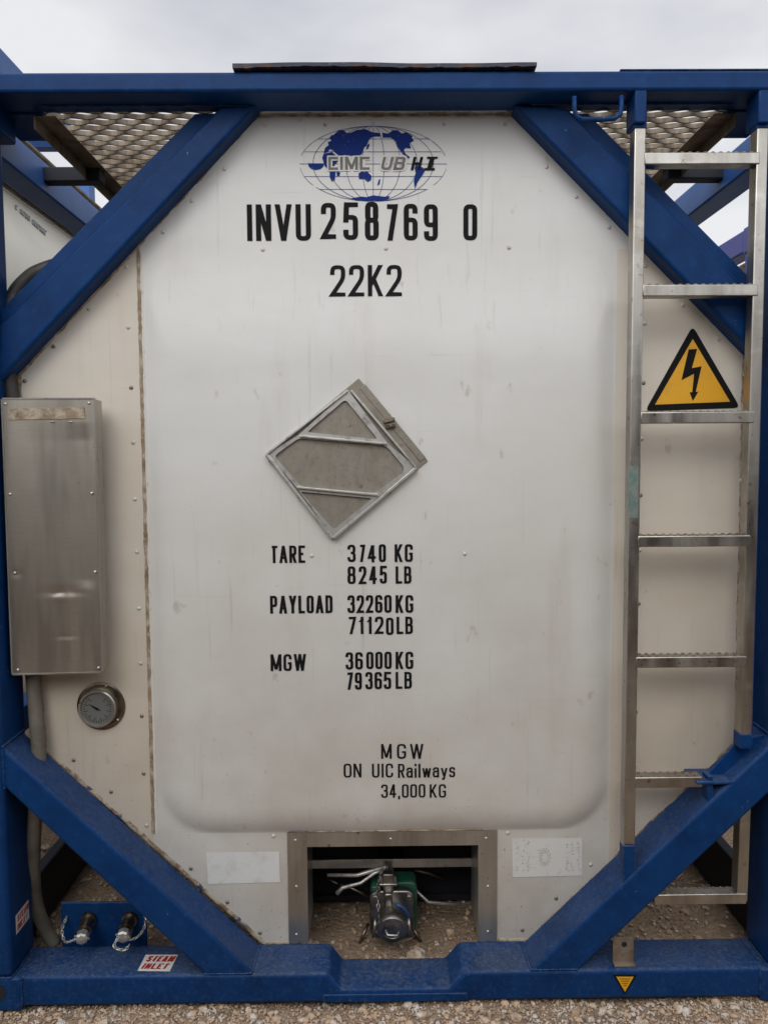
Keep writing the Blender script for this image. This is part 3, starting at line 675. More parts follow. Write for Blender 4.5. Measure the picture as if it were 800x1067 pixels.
W_ = empty('warning_sign', parent=T)
bm = bmesh.new(); prism(bm, rounded([(721, 339.5), (671.5, 428.5), (770.5, 425)], .022, YP), YP - .0016, YP - .0002); link('sign_border', bm, M['black'], W_)
bm = bmesh.new(); prism(bm, [U(*ZZ(*p), YP) for p in ((320, 92), (165, 362), (473, 350))], YP - .0022, YP - .0014); link('sign_face', bm, M['yellow'], W_)
bm = bmesh.new(); prism(bm, [U(*ZZ(*p), YP) for p in ((303,135),(338,133),(316,212),(356,204),(332,310),(343,308),(320,347),(307,312),(318,310),(325,235),(273,262))], YP - .0028, YP - .0018)
link('lightning_bolt', bm, M['black'], W_)

# ------------------------------------------------------------------ diamond placard holder
H_ = empty('placard_holder', parent=T); YH = PLAT - .001
D_ = lambda a, b: (260 + a / 4, 370 + b / 4)
dp = lambda pts, Y=YH: [U(*D_(*p), Y) for p in pts]
bm = bmesh.new(); prism(bm, dp([(455, 97), (742, 440), (345, 768), (66, 420)]), YH - .004, YH + .001); link('backing', bm, M['alu_dirty'], H_, bevel=.001)
def bar(name, a, b, wd, y0, y1, m='alu_clean', parent=H_, bevel=.0012):
    a = Vector(U(*D_(*a), YH)); b = Vector(U(*D_(*b), YH)); d = (b - a).normalized(); n_ = Vector((-d.y, d.x)) * wd / 2
    bm = bmesh.new(); prism(bm, [tuple(a + n_), tuple(b + n_), tuple(b - n_), tuple(a - n_)], y0, y1); return link(name, bm, M[m], parent, bevel=bevel)
cT, cR, cB, cL = (415, 168), (672, 466), (350, 735), (92, 415)
fr = bmesh.new()
def rp(pts, r): return roundpath([(*U(*D_(*p), YH), r) for p in pts], True, 1, 1)
# frame built as outer quad ring with three rounded windows: ribs between matching points
def ringmesh(bm, inner, outer, y0, y1):
    n = len(inner)
    a = [bm.verts.new((x, y0, z)) for x, z in outer]; b = [bm.verts.new((x, y0, z)) for x, z in inner]
    c = [bm.verts.new((x, y1, z)) for x, z in outer]; d = [bm.verts.new((x, y1, z)) for x, z in inner]
    for i in range(n):
        j = (i + 1) % n
        bm.faces.new((a[i], a[j], b[j], b[i])); bm.faces.new((a[i], c[i], c[j], a[j])); bm.faces.new((b[i], b[j], d[j], d[i]))
def window(win, outer, r):
    inn = rp(win, r); n = len(inn); k = n // len(win); out_ = []
    for i in range(len(win)):
        o = U(*D_(*outer[i]), YH); out_ += [o] * k
    # spread duplicate outer points a hair so faces stay valid
    out_ = [(x + 1e-6 * i, z) for i, (x, z) in enumerate(out_)]
    bm = bmesh.new(); ringmesh(bm, inn, out_, YH - .012, YH - .004); bmesh.ops.remove_doubles(bm, verts=bm.verts, dist=2e-5); return bm
bm = window([(400, 185), (535, 352), (240, 322)], [(412, 148), (575, 368), (205, 334)], .014); link('holder_frame', bm, M['alu_clean'], H_)
bm = window([(105, 420), (205, 347), (570, 378), (642, 466), (640, 490), (525, 575), (215, 548)], [(76, 412), (205, 334), (575, 368), (682, 458), (690, 474), (540, 590), (200, 553)], .016); link('holder_frame', bm, M['alu_clean'], H_)
bm = window([(212, 568), (512, 596), (352, 728)], [(200, 553), (540, 590), (348, 758)], .012); link('holder_frame', bm, M['alu_clean'], H_)
bar('holder_bar', (210, 338), (572, 370), .006, YH - .020, YH - .011); bar('holder_bar', (200, 550), (535, 582), .006, YH - .020, YH - .011)
bar('holder_edge', (410, 150), (76, 412), .006, YH - .018, YH - .002); bar('holder_edge', (76, 416), (346, 762), .008, YH - .016, YH - .002)
bar('holder_edge', (350, 762), (694, 470), .008, YH - .018, YH - .002); bar('holder_edge', (424, 150), (690, 466), .006, YH - .020, YH - .002)
bar('side_strip', (470, 130), (722, 436), .020, YH - .006, YH - .003, 'alu_dirty')
for a, b in ((390, 160), (243, 284), (90, 400), (86, 442), (205, 592), (332, 742), (518, 618), (690, 476), (536, 206), (656, 350), (586, 572)):
    x, z = U(*D_(a, b), YH); bm = bmesh.new(); dome(bm, x, YH - .003, z, .0035, .0035 + (.012 if a not in (536, 656) else 0)); link('screw', bm, M['rivet_dark'], H_, smooth=True)
bar('latch', (556, 278), (604, 266), .010, YH - .016, YH - .004, 'galv'); bar('latch', (566, 300), (606, 292), .012, YH - .014, YH - .004, 'bezel')
x, z = U(*D_(588, 296), YH); bm = bmesh.new(); dome(bm, x, YH - .014, z, .003, .01); link('screw', bm, M['alu_clean'], H_, smooth=True)

# ------------------------------------------------------------------ document box (stainless cover with dents)
B_ = empty('document_box', parent=T); YX = .045
c0, c1, c2, c3 = U(3, 416, YX), U(98, 416, YX), U(105.5, 700, YX), U(14, 702, YX)
def bil(u, v):
    x = (c0[0] * (1 - u) + c1[0] * u) * (1 - v) + (c3[0] * (1 - u) + c2[0] * u) * v; z = (c0[1] * (1 - u) + c1[1] * u) * (1 - v) + (c3[1] * (1 - u) + c2[1] * u) * v; return x, z
bm = bmesh.new(); nu, nv = 50, 130; rows = []
def dent(u, v, a, b, s1, s2, d): return d * math.exp(-((u - a) / s1) ** 2 - ((v - b) / s2) ** 2)
for j in range(nv + 1):
    row = []
    for i in range(nu + 1):
        u, v = i / nu, j / nv; x, z = bil(u, v)
        e = min(u, 1 - u, v * 2.5, (1 - v) * 2.5, .12) / .12
        e *= max(0, min(1, (v - .085) / .06)) if v < .2 else 1
        nn_ = .4 + 1.2 * abs(noise.noise((u * 8, v * 26, 4)))
        y = YX + e * (nn_ * (dent(u, v, .58, .70, .20, .016, .0045) - dent(u, v, .6, .722, .18, .012, .002) + dent(u, v, .62, .865, .16, .008, .003)) + dent(u, v, .05, .63, .07, .012, .003)
            + .0018 * noise.noise((u * 2.2, v * 1.2, 1)) + .0002 * noise.noise((u * 9, v * 14, 2)) + .010 * sstep((u - .55 - .07 * v) / .25) * (u - .5) * sstep((.70 - v) / .05) + .001 * math.sin(math.pi * u))
        row.append(bm.verts.new((x, y, z)))
    rows.append(row)
for j in range(nv):
    for i in range(nu): bm.faces.new((rows[j][i], rows[j][i + 1], rows[j + 1][i + 1], rows[j + 1][i]))
cv = link('cover', bm, M['steel_h'], B_, smooth=True)
bm = bmesh.new(); prism(bm, [c0, (c1[0] + .003, c1[1]), (c2[0] + .003, c2[1]), c3], YX + .0125, YX + .055); link('box_body', bm, M['steel'], B_, bevel=.003)
bm = bmesh.new()      # folded rim round the cover
for (a, b) in ((c0, c1), (c1, c2), (c2, c3), (c3, c0)):
    a = Vector(a); b = Vector(b); d = (b - a).normalized(); n_ = Vector((-d.y, d.x)); 
    prism(bm, [tuple(a), tuple(b), tuple(b + n_ * .004 - d * 0), tuple(a + n_ * .004)], YX - .002, YX + .013)
link('cover_rim', bm, M['steel'], B_)
b_('wall_bracket', 'steel', B_, (c0[0] + .05, c1[0] - .03, YX + .05, YP, c0[1] - .12, c0[1] - .08), (c3[0] + .05, c2[0] - .03, YX + .05, YP, c3[1] + .08, c3[1] + .12), bevel=.002)
b_('box_flange', 'steel', B_, (c3[0] - .006, c3[0] + .05, YX + .004, YX + .0085, c3[1] - .006, c3[1] + .022), bevel=.001)
for a, b in ((6, 421), (93, 420), (11, 515), (96, 514), (16, 597), (99.5, 596), (19, 698), (103, 696)):
    x, z = U(a, b, YX); bm = bmesh.new(); dome(bm, x, YX, z, .0045, .004); link('screw', bm, M['alu_clean'], B_, smooth=True)
bm = bmesh.new(); prism(bm, quad([(9, 426), (88, 424.5), (89, 436), (10, 437.5)], YX), YX - .0025, YX + .002); link('name_strip', bm, M['sealant'], B_)
for a in (55, 74):
    x, z = U(a, 439.5, YX); b_('slot_lip', 'alu_clean', B_, (x - .006, x + .006, YX - .004, YX + .004, z - .0015, z + .0015), bevel=.0005)
# etched worn rows on the cover
pen = Pen(lambda x, z: YX - .0032)
# ------------------------------------------------------------------ thermometer gauge
Gg = empty('temperature_gauge', parent=T); gx, gz = U(106, 735.5, YP)
bm = bmesh.new(); lathe(bm, (gx, YP, gz), (0, -1, 0), [(0, .071), (.004, .071), (.006, .068), (.006, .060), (.003, .058)], 56); link('flange_ring', bm, M['bezel'], Gg, smooth=35)
g2x, g2z = gx - .006, gz - .003
bm = bmesh.new(); lathe(bm, (g2x, YP - .003, g2z), (0, -1, 0), [(0, .057), (.016, .056), (.019, .053), (.019, .049), (.012, .047), (.012, .001)], 56, cap=False); link('bezel', bm, M['steel'], Gg, smooth=35)
bm = bmesh.new(); lathe(bm, (g2x, YP - .0155, g2z), (0, -1, 0), [(0, .047), (.001, .0469)], 48); dl = link('dial', bm, M['dial'], Gg)
pen = Pen(lambda x, z: YP - .0158)
for k in range(28):
    t = R(-230 + k * 280 / 27); r0 = .036 if k % 3 else .028
    pen.stroke([(g2x + r0 * math.cos(t), g2z + r0 * math.sin(t)), (g2x + .042 * math.cos(t), g2z + .042 * math.sin(t))], .0017)
link('dial_marks', pen.bm, M['black'], Gg, recalc=False)
pen = Pen(lambda x, z: YP - .0175)
t = R(150); pen.poly([(g2x + .033 * math.cos(t), g2z + .033 * math.sin(t)), (g2x + .0045 * math.cos(t + 1.57), g2z + .0045 * math.sin(t + 1.57)), (g2x - .012 * math.cos(t), g2z - .012 * math.sin(t)), (g2x - .003 * math.cos(t + 1.57), g2z - .003 * math.sin(t + 1.57))])
link('needle', pen.bm, M['black'], Gg, recalc=False)
for t in (75, -40, 195):
    bm = bmesh.new(); dome(bm, gx + .0635 * math.cos(R(t)), YP - .005, gz + .0635 * math.sin(R(t)), .004, .004); link('screw', bm, M['alu_clean'], Gg, smooth=True)

# ------------------------------------------------------------------ hoses
pts = [U(75, 272, .19) + (.19,), U(46, 281, .175) + (.175,), U(30, 290, .17) + (.17,), U(14, 310, .16) + (.16,), U(9, 345, .13) + (.13,), U(9, 385, .12) + (.12,), U(14, 430, .12) + (.12,), U(22, 560, .12) + (.12,), U(32, 690, .12) + (.12,)]
bm = bmesh.new(); tube(bm, smoothpath([(p[0], p[2], p[1]) for p in pts]), .021, 16); link('rubber_hose', bm, M['rubber'], T, smooth=True)
bm = bmesh.new(); tube(bm, smoothpath([(*[U(a, b, y)[0]], y, U(a, b, y)[1]) for a, b, y in ((34, 700, .11), (38, 750, .105), (41, 800, .10), (37, 850, .12), (35, 900, .15), (37, 935, .18), (45, 962, .20), (58, 985, .20))]), .020, 16)
link('grey_hose', bm, M['hose_grey'], T, smooth=True)

# ------------------------------------------------------------------ ladder
Lq = empty('ladder', parent=T); LY0, LY1 = .018, .058
def stile(xt, yt, xb, yb, wpx):
    a, b = U(xt, yt, LY0), U(xb, yb, LY0); ww = .031; bm = bmesh.new(); n = 14
    prism(bm, [(a[0] - ww / 2, a[1]), (a[0] + ww / 2, a[1]), (b[0] + ww / 2, b[1]), (b[0] - ww / 2, b[1])], LY0, LY1)
    return link('stile', bm, M['alu'], Lq, bevel=.003, seg=3), a, b
s1, a1, b1 = stile(667, 116, 655.5, 884, 12); s2, a2, b2 = stile(795, 116, 777, 766, 12)
s3, a3, b3 = stile(776.5, 842, 773, 940, 12)
for (a, s_) in ((a1, s1), (a2, s2)):       # painted tops and hanging brackets
    b_('painted_tip', 'blue', s_, (a[0] - .0175, a[0] + .0175, LY0 - .002, LY1 + .002, a[1] - .045, a[1] + .002), bevel=.003)
    b_('ladder_bracket', 'blue', top, (a[0] - .020, a[0] + .012, .004, LY1 + .02, a[1] - .035, 2.545), bevel=.004)
b_('painted_tip', 'blue', s2, (b2[0] - .018, b2[0] + .018, LY0 - .002, LY1 + .002, b2[1] - .04, b2[1] + .003), bevel=.003)
b_('painted_tip', 'blue', s1, (b1[0] - .016, b1[0] + .016, LY0 - .001, LY1 + .001, b1[1] - .05, b1[1] + .002), bevel=.003)
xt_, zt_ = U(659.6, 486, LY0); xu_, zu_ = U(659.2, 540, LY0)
bm = bmesh.new(); prism(bm, [(xt_ - .013, zt_), (xt_ + .013, zt_), (xu_ + .013, zu_), (xu_ - .013, zu_)], LY0 - .0008, LY0 + .001); link('teal_reflection', bm, M['teal'], s1)  # thin overlay that paints a greenish reflection on the stile
for y, xa, xb in ((165, 671, 791), (302.5, 669, 789), (435, 667, 785), (564, 664, 781), (690, 662, 777), (815, 661, 731), (937, 681, 777)):
    x0, z = U(xa, y, LY0); x1, _ = U(xb, y, LY0); hz = .0165
    bm = bmesh.new(); box(bm, x0, x1, LY0 - .003, LY1 - .004, z - hz, z + hz - .002)
    rg = link('rung', bm, M['alu'], Lq, bevel=.0025)
    bm = bmesh.new(); n = int((x1 - x0) / .022)
    for k in range(n):                   # anti-slip teeth along the top
        xx = x0 + .012 + k * (x1 - x0 - .02) / n
        for yy in (LY0 + .001, LY1 - .012): prism(bm, [(xx, z + hz - .003), (xx + .004, z + hz + .0015), (xx + .010, z + hz + .0015), (xx + .014, z + hz - .003)], yy, yy + .003)
    link('tread_teeth', bm, M['galv'], rg)

# ------------------------------------------------------------------ grab handle under the top rail
bm = bmesh.new()
hp = [(598, 101, .01), (598, 113, .01), (600, 121, .01), (606, 124.5, .01), (625, 124.5, .01), (640, 123.5, .01), (646, 119, .01), (647, 110, .01), (647, 100, .01)]
tube(bm, [(U(a, b, y)[0], y, U(a, b, y)[1]) for a, b, y in hp], .0065, 10)
link('grab_handle', bm, M['blue'], top, smooth=True)

# ------------------------------------------------------------------ walkways of expanded metal in both top corners
def walkway(s):
    Wk = empty('walkway', parent=T)
    xi, xo = (.40, .985)
    x0, x1 = sorted((s * xi, s * xo)); ya, yb = .125, 2.3; z = 2.548
    bm = bmesh.new(); pitch = .076; row = .037; nr = int((yb - ya) / row)
    for j in range(nr + 1):
        y = ya + j * row; n = int((x1 - x0 - .03) / (pitch / 8)); prev = None
        for i in range(n + 1):
            x = x0 + .02 + i * pitch / 8; ph = (i / 8 + (j % 2) * .5) % 1
            tri = abs(ph - .5) * 2; tri = min(1, max(0, (tri - .15) / .7)); yy = y + (tri - .5) * row * .74
            hh = .0078; zz = z + .007 * (tri - .5)
            c = [bm.verts.new((x, yy - .0035, zz - hh)), bm.verts.new((x, yy + .0025, zz - hh)), bm.verts.new((x, yy + .0075, zz + hh)), bm.verts.new((x, yy + .0015, zz + hh))]
            if prev:
                for k in range(4): bm.faces.new((prev[k], prev[(k + 1) % 4], c[(k + 1) % 4], c[k]))
            prev = c
    link('grating', bm, M['galv'], Wk)
    for xx in ((s * xo, s * (xo - .062)),):
        a, b = sorted(xx); e0, e1 = sorted((s * xo, s * (xo - .005)))
        b_('walkway_frame', 'galv', Wk, (a, b, ya, yb, z - .018, z - .0145), (e0, e1, ya, yb, z - .050, z - .0181), bevel=.001)
    a, b = sorted((s * (xi), s * (xi + .045))); b_('walkway_frame', 'galv', Wk, (a, b, ya, yb, z - .013, z - .009), bevel=.001)
    for yy in (.50, 1.6):
        a, b = sorted((s * 1.175, s * .935)); b_('support_arm', 'dark', Wk, (a, b, yy, yy + .05, 2.488, 2.5345) if yy < 1 else (a, b, yy, yy + .05, 2.488, 2.5345), bevel=.004)
walkway(-1); walkway(1)

# ------------------------------------------------------------------ outlet recess
Rc = empty('outlet_recess', parent=T)
ix0, izt = U(320, 882, YP); ix1, _ = U(498, 882, YP)
bm = bmesh.new()
prism(bm, [(rx0 - .002, .102), (rx0 - .002, rzt + .002), (rx1 + .002, rzt + .002), (rx1 + .002, .102), (ix1, .102), (ix1, izt), (ix0, izt), (ix0, .102)], YP - .0035, YP + .002)
link('recess_frame', bm, M['steel'], Rc)
b_('side_wall', 'steel', Rc, (ix0 - .003, ix0, YP + .002, YP + .17, .11, izt), bevel=0); b_('side_wall', 'steel', Rc, (ix1, ix1 + .003, YP + .002, YP + .17, .11, izt), bevel=0)
b_('top_wall', 'steel', Rc, (ix0, ix1, YP + .002, YP + .17, izt, izt + .003), bevel=0)
z = U(400, 900, .3)[1]
b_('cross_bar', 'steel', Rc, (ix0 - .02, ix1 + .02, .30, .306, z - .014, z + .014), bevel=.001)
z = U(400, 936, .5)[1]
b_('cross_bar', 'dark', Rc, (ix0 - .1, ix1 + .1, .50, .52, z - .01, z + .01), bevel=.001)
for a, b in ((308, 875), (407, 873.5), (506, 873), (309, 923), (508, 923), (508, 970), (309, 973)):
    x, z = U(a, b, YP); bm = bmesh.new(); dome(bm, x, YP - .003, z, .0045, .0035); link('screw', bm, M['alu_clean'], Rc, smooth=True)
b_('recess_lip', 'sealant_white', Rc, (rx0 + .002, rx1 - .03, YP - .0065, YP - .003, rzt + .001, rzt + .0045), bevel=.001)

b_('dark_backstop', 'dark', T, (-.6, .6, .52, .57, .002, .36), bevel=.004)  # dark beam added to hide bright ground and darken the recess
b_('recess_light_block', 'dark', Rc, (ix0 - .06, ix1 + .06, YP + .19, .515, izt + .012, izt + .018), (ix0 - .066, ix0 - .06, YP + .19, .515, .004, izt + .018), (ix1 + .06, ix1 + .066, YP + .19, .515, .004, izt + .018), bevel=0)  # added to keep light off the ground inside the recess
# outlet valve
Vv = empty('outlet_valve', parent=T)
def C(a, b, Y): x, z = U(a, b, Y); return Vector((x, Y, z))
c = C(408.5, 952, .25)
def roundrect(cx, cz, w, h, r, n=6):
    o = []
    for sx, sz, a0 in ((1, 1, 0), (-1, 1, 90), (-1, -1, 180), (1, -1, 270)):
        for k in range(n + 1):
            t = R(a0 + 90 * k / n); o.append((cx + sx * (w / 2 - r) + r * math.cos(t), cz + sz * (h / 2 - r) + r * math.sin(t)))
    return o
bm = bmesh.new(); prism(bm, roundrect(c.x + .006, c.z + .008, .150, .160, .02), .275, .345); prism(bm, roundrect(c.x - .05, c.z + .085, .03, .02, .005), .24, .30); link('valve_body', bm, M['green'], Vv, bevel=.004)
bm = bmesh.new(); prism(bm, roundrect(c.x, c.z, .142, .158, .028), .242, .27); link('valve_flange', bm, M['brass'], Vv, bevel=.004)
for dx in (-.054, .054):
    for dz in (-.058, .058):
        bm = bmesh.new(); lathe(bm, (c.x + dx, .245, c.z + dz), (0, -1, 0), [(0, .011), (.010, .011), (.012, .009)], 6); link('bolt', bm, M['brass'], Vv)
# stem, yoke
sx, sz = c.x - .012, c.z + .085
b_('stem', 'brass', Vv, (sx - .018, sx + .018, .24, .28, sz - .01, sz + .05), (sx - .03, sx + .03, .235, .285, sz + .012, sz + .022), bevel=.004)
b_('stem', 'brass', Vv, (sx - .012, sx + .012, .215, .245, sz - .07, sz + .0), bevel=.004)
for q0, q1, r0 in (((330, 912, .40), (352, 921, .33), .004), ((352, 921, .33), (384, 934, .30), .004), ((432, 907, .4), (462, 915, .42), .005), ((425, 960, .34), (440, 985, .30), .006), ((384, 962, .33), (372, 990, .3), .005)):
    bm = bmesh.new(); tube(bm, [C(*q0), (C(*q0) + C(*q1)) / 2 + Vector((0, 0, .004)), C(*q1)], r0, 8); link('drain_wire', bm, M['bezel'], Vv, smooth=True)
bm = bmesh.new(); lathe(bm, (c.x, .345, c.z), (0, 1, .5), [(0, .05), (.05, .05), (.05, .06), (.07, .06), (.07, .045), (.18, .045)], 28); link('riser_pipe', bm, M['bezel'], Vv, smooth=35)
# outlet pipe with dust cap aimed down and forward
q = C(408.5, 968, .15); ax = Vector((0, -1, -.22)).normalized()
bm = bmesh.new(); lathe(bm, Vector((c.x, .245, c.z - .0)), (q - Vector((c.x, .245, c.z))), [(0, .045), (.03, .043), (.06, .043)], 32); link('outlet_pipe', bm, M['brass'], Vv, smooth=40)
bm = bmesh.new(); lathe(bm, q - ax * .03, ax, [(0, .046), (.012, .048), (.03, .048), (.036, .045), (.038, .030), (.036, .028), (.037, .001)], 40); cap = link('dust_cap', bm, M['brass'], Vv, smooth=40)
bm = bmesh.new(); tube(bm, [q + ax * .014 + Vector((-.02, 0, .008)), q + ax * .03 + Vector((-.014, 0, .006)), q + ax * .03 + Vector((.014, 0, .004)), q + ax * .014 + Vector((.02, 0, .002))], .003, 8); link('cap_lug', bm, M['alu_clean'], cap, smooth=True)
bm = bmesh.new(); a0 = q - ax * .045; pts = []
u_, v_ = frame_basis(ax)
rr = [a0 + (Vector((1, 0, 0)) * math.cos(t) + ax.cross(Vector((1, 0, 0))) * math.sin(t)) * .050 for t in [R(-70 + k * 16) for k in range(10)]]
tube(bm, rr, .0055, 8); link('blue_band', bm, M['blue_plastic'], cap, smooth=True)
for s in (-1, 1):   # cam ears
    e = q - ax * .01 + Vector((s * .052, 0, .0))
    bm = bmesh.new(); tube(bm, [e + Vector((0, .01, .02)), e, e + Vector((s * .006, -.005, -.03))], .006, 8); link('cam_arm', bm, M['brass'], cap, smooth=True)
bm = bmesh.new(); tube(bm, [C(341, 912, .27), C(372, 912, .26), C(402, 903, .25)], [.005, .006, .008], 10); link('handle', bm, M['alu_clean'], Vv, smooth=True)
bm = bmesh.new(); tube(bm, [C(351, 931, .24), C(357, 925, .24), C(376, 920, .245), C(390, 910, .25), C(404, 903, .26)], [.007, .006, .005, .005, .006], 10); link('handle', bm, M['alu_clean'], Vv, smooth=True)
bm = bmesh.new(); tube(bm, [C(430, 925, .36), C(446, 940, .36), C(483, 943, .36)], .0055, 10); link('handle', bm, M['alu_clean'], Vv, smooth=True)
bm = bmesh.new(); chain(bm, [C(399, 903, .22), C(394, 920, .20), C(394, 945, .18), C(395, 962, .13)], .014, .0013); link('cap_chain', bm, M['brass'], Vv)

# ------------------------------------------------------------------ steam inlet manifold, lower left
Sm = empty('steam_manifold', parent=T)
a, b = U(64, 940, .17), U(154, 988, .17)
b_('bracket_plate', 'blue', Sm, (a[0], b[0], .165, .175, b[1] - .01, a[1]), bevel=.003)
for (p0, p1) in (((93, 957, .165), (85, 979, .075)), ((136, 957, .165), (128, 977, .075))):
    A0, A1 = C(*p0), C(*p1); d = (A1 - A0); Ln = d.length
    bm = bmesh.new(); lathe(bm, A0, d, [(0, .024), (.012, .024), (.012, .018), (Ln * .5, .018), (Ln * .5, .021), (Ln * .62, .021), (Ln * .62, .016), (Ln * .8, .016)], 20); f = link('fitting', bm, M['bezel'], Sm, smooth=35)
    bm = bmesh.new(); lathe(bm, A0 + d * .74, d, [(0, .017), (.006, .019), (.022, .019), (.026, .014), (.028, .002)], 8); link('fitting_cap', bm, M['alu_clean'], f)
    bm = bmesh.new(); w0 = A0 + d * .9
    tube(bm, [w0 + Vector((-.022, 0, .004)), w0 + Vector((.022, 0, -.004))], .0035, 8); link('cap_lug', bm, M['alu_clean'], f, smooth=True)
for pts in (((70, 955, .16), (65, 968, .13), (68, 981, .10), (76, 980, .08), (84, 976, .07)), ((151, 950, .16), (152, 962, .13), (146, 974, .10), (137, 979, .08), (129, 975, .07)), ((125, 975, .07), (119, 986, .05), (130, 990, .05), (136, 983, .05))):
    bm = bmesh.new(); chain(bm, [C(*p) for p in pts], .012, .0013); link('cap_chain', bm, M['alu_clean'], Sm)

# stickers that read STEAM INLET: on the rail top and on the post's inner face
def map_label(name, quadpts, parent, offs):
    """quadpts: 4 world points TL,TR,BR,BL"""
    TL, TR, BR, BL = [Vector(p) + Vector(offs) * .0008 for p in quadpts]
    bm = bmesh.new(); bm.faces.new([bm.verts.new(p) for p in (TL, TR, BR, BL)]); s = link(name, bm, M['sticker'], parent, recalc=False)
    pen = Pen(lambda x, z: 0)
    text(pen, 'STEAM', .10, .56, .94, .90, .20, .22, shear=.15); text(pen, 'INLET', .07, .12, .86, .44, .20, .22, shear=.15)
    for v in pen.bm.verts:
        u, q = v.co.x, v.co.z; k = -v.co.y
        v.co = (BL * (1 - u) + BR * u) * (1 - q) + (TL * (1 - u) + TR * u) * q + Vector(offs) * (.0006 + k * .3)
    link('steam_lettering', pen.bm, M['red'], parent, recalc=False)
map_label('steam_label', [UZ(152, 995, ZR), UZ(185.6, 995, ZR), UZ(177, 1012.4, ZR), UZ(143.6, 1012, ZR)], bot, (0, 0, 1))
map_label('steam_label', [UX(19, 977, -1.085), UX(37, 961, -1.085), UX(37, 979, -1.085), UX(19, 998, -1.085)], T, (1, 0, 0)) if False else None
xw = -1.0565
map_label('steam_label', [Vector((-1.085, .035, .262)), Vector((-1.085, .118, .262)), Vector((-1.085, .118, .205)), Vector((-1.085, .035, .205))], T, (1, 0, 0))

# small yellow triangle and drilled bracket on the bottom rail
bm = bmesh.new(); prism(bm, [U(638, 1015.5, 0), U(663, 1015.5, 0), U(650.5, 1036, 0)], -.0016, .002); link('small_warning_triangle', bm, M['black'], bot)
bm = bmesh.new(); prism(bm, [U(641.5, 1017.3, 0), U(659.5, 1017.3, 0), U(650.5, 1033, 0)], -.0022, .001); link('triangle_face', bm, M['yellow'], bot)
pen = Pen(lambda x, z: -.0014)
for y, a, b in ((1019.5, 645, 656), (1021.7, 646, 655), (1023.9, 647.3, 653.7), (1026, 648.5, 652.5)): pen.stroke([U(a, y, 0), U(b, y, 0)], .0016, th=.0016)
link('triangle_print', pen.bm, M['black'], bot, recalc=False)
x0, z0 = U(638, 1001, .03); x1, z1 = U(660, 977, .03)
b_('drilled_bracket', 'galv', bot, (x0, x1, .03, .036, ZR, z1), (x0, x1, .012, .03, ZR, ZR + .006), bevel=.001)
bm = bmesh.new(); xh, zh = U(650, 984, .03); lathe(bm, (xh, .032, zh), (0, -1, 0), [(0, .008), (.003, .008)], 16); link('bracket_hole', bm, M['dark'], bot)

# ------------------------------------------------------------------ tank shell and its saddles
bm = bmesh.new(); lathe(bm, (0, .42, 1.36), (0, 1, 0), [(0, .35), (.02, .7), (.06, .9), (.14, 1.02), (.25, 1.06), (LEN - 1.2, 1.06), (LEN - 1.0, .9), (LEN - .95, .3)], 64)
link('tank_shell', bm, M['shell'], T, smooth=True)
bm = bmesh.new(); lathe(bm, (0, YP + .022, 1.36), (0, 1, 0), [(0, .93), (.3, .95)], 64, cap=False); link('insulation_collar', bm, M['shell'], T, smooth=True)
for yy in (1.3, LEN - 1.3):
    bm = bmesh.new(); prism(bm, [(-1.16, .1), (1.16, .1), (1.16, .30), (.8, .62), (-.8, .62), (-1.16, .30)], yy, yy + .08); link('saddle', bm, M['dark'], T)
for s in (-1, 1):
    bm = bmesh.new(); tube(bm, [(s * .55, .2, .24), (s * .6, .6, .27), (s * .95, 1.3, .25)], .03, 12); link('under_pipe', bm, M['galv'], T, smooth=True)

# ------------------------------------------------------------------ neighbouring containers
def other_tank(label, X0, Y0, Z0, paint, m_shell, r, cxz, extra=None):
    """X0 = left edge, Y0 = near end"""
    t = empty('tank_container', label, 'tank container', 'other tank containers in the yard', loc=(X0 + 1.219, Y0, Z0))
    W2, Hh, Ld = 1.219, 2.591, 6.058
    for y in (0, Ld - .16):
        for s in (-1, 1):
            a, b = sorted((s * W2, s * (W2 - .12))); b_('corner_post', paint, t, (a, b, y, y + .15, .118, 2.473), bevel=.01)
            for z in (0, 2.473):
                a, b = sorted((s * W2, s * (W2 - .162))); b_('corner_casting', paint, t, (a, b, y - .009, y + .169, z, z + .118), bevel=.008)
            for (za, zb) in ((1.8, 2.5), (.8, .1)):
                bm = bmesh.new(); dz = .12 if zb > za else -.12
                prism(bm, [(s * 1.12, za), (s * .45, zb), (s * .33, zb), (s * 1.12, za - dz)], y + .02, y + .1); link('brace', bm, M[paint], t, bevel=.005)
        b_('end_rail', paint, t, (-1.06, 1.06, y + .01, y + .12, 2.52, 2.59), (-1.06, 1.06, y + .01, y + .12, .01, .1), bevel=.006)
    for s in (-1, 1):
        a, b = sorted((s * (W2 - .004), s * (W2 - .09)))
        b_('side_rail', paint, t, (a, b, .169, Ld - .17, 2.485, 2.585), bevel=.006); b_('side_rail', paint, t, (a, b, .169, Ld - .17, .01, .11), bevel=.006)
        a, b = sorted((s * .95, s * .55)); b_('walkway', 'galv', t, (a, b, .13, Ld - .13, 2.56, 2.575), bevel=.002)
    bm = bmesh.new(); lathe(bm, (0, .15, cxz), (0, 1, 0), [(0, r * .5), (.02, r * .9), (.06, r), (Ld - .36, r), (Ld - .32, r * .9), (Ld - .30, r * .5)], 72); sh = link('tank_shell', bm, M[m_shell], t, smooth=35)
    return t
tl = other_tank('cream tank container behind the left corner post, standing higher than the white one', -1.405 - 2.438, .32, .51, 'blue_light', 'cream', 1.1, 1.60)
tr = other_tank('violet blue framed cream tank container far right, glimpsed between ladder stiles', 1.62, 1.25, 0, 'purple', 'cream', 1.12, 1.30)
pen = Pen(lambda x, z: 0); cyx, cyz, cyr = -1.405 - 1.219, .51 + 1.60, 1.1
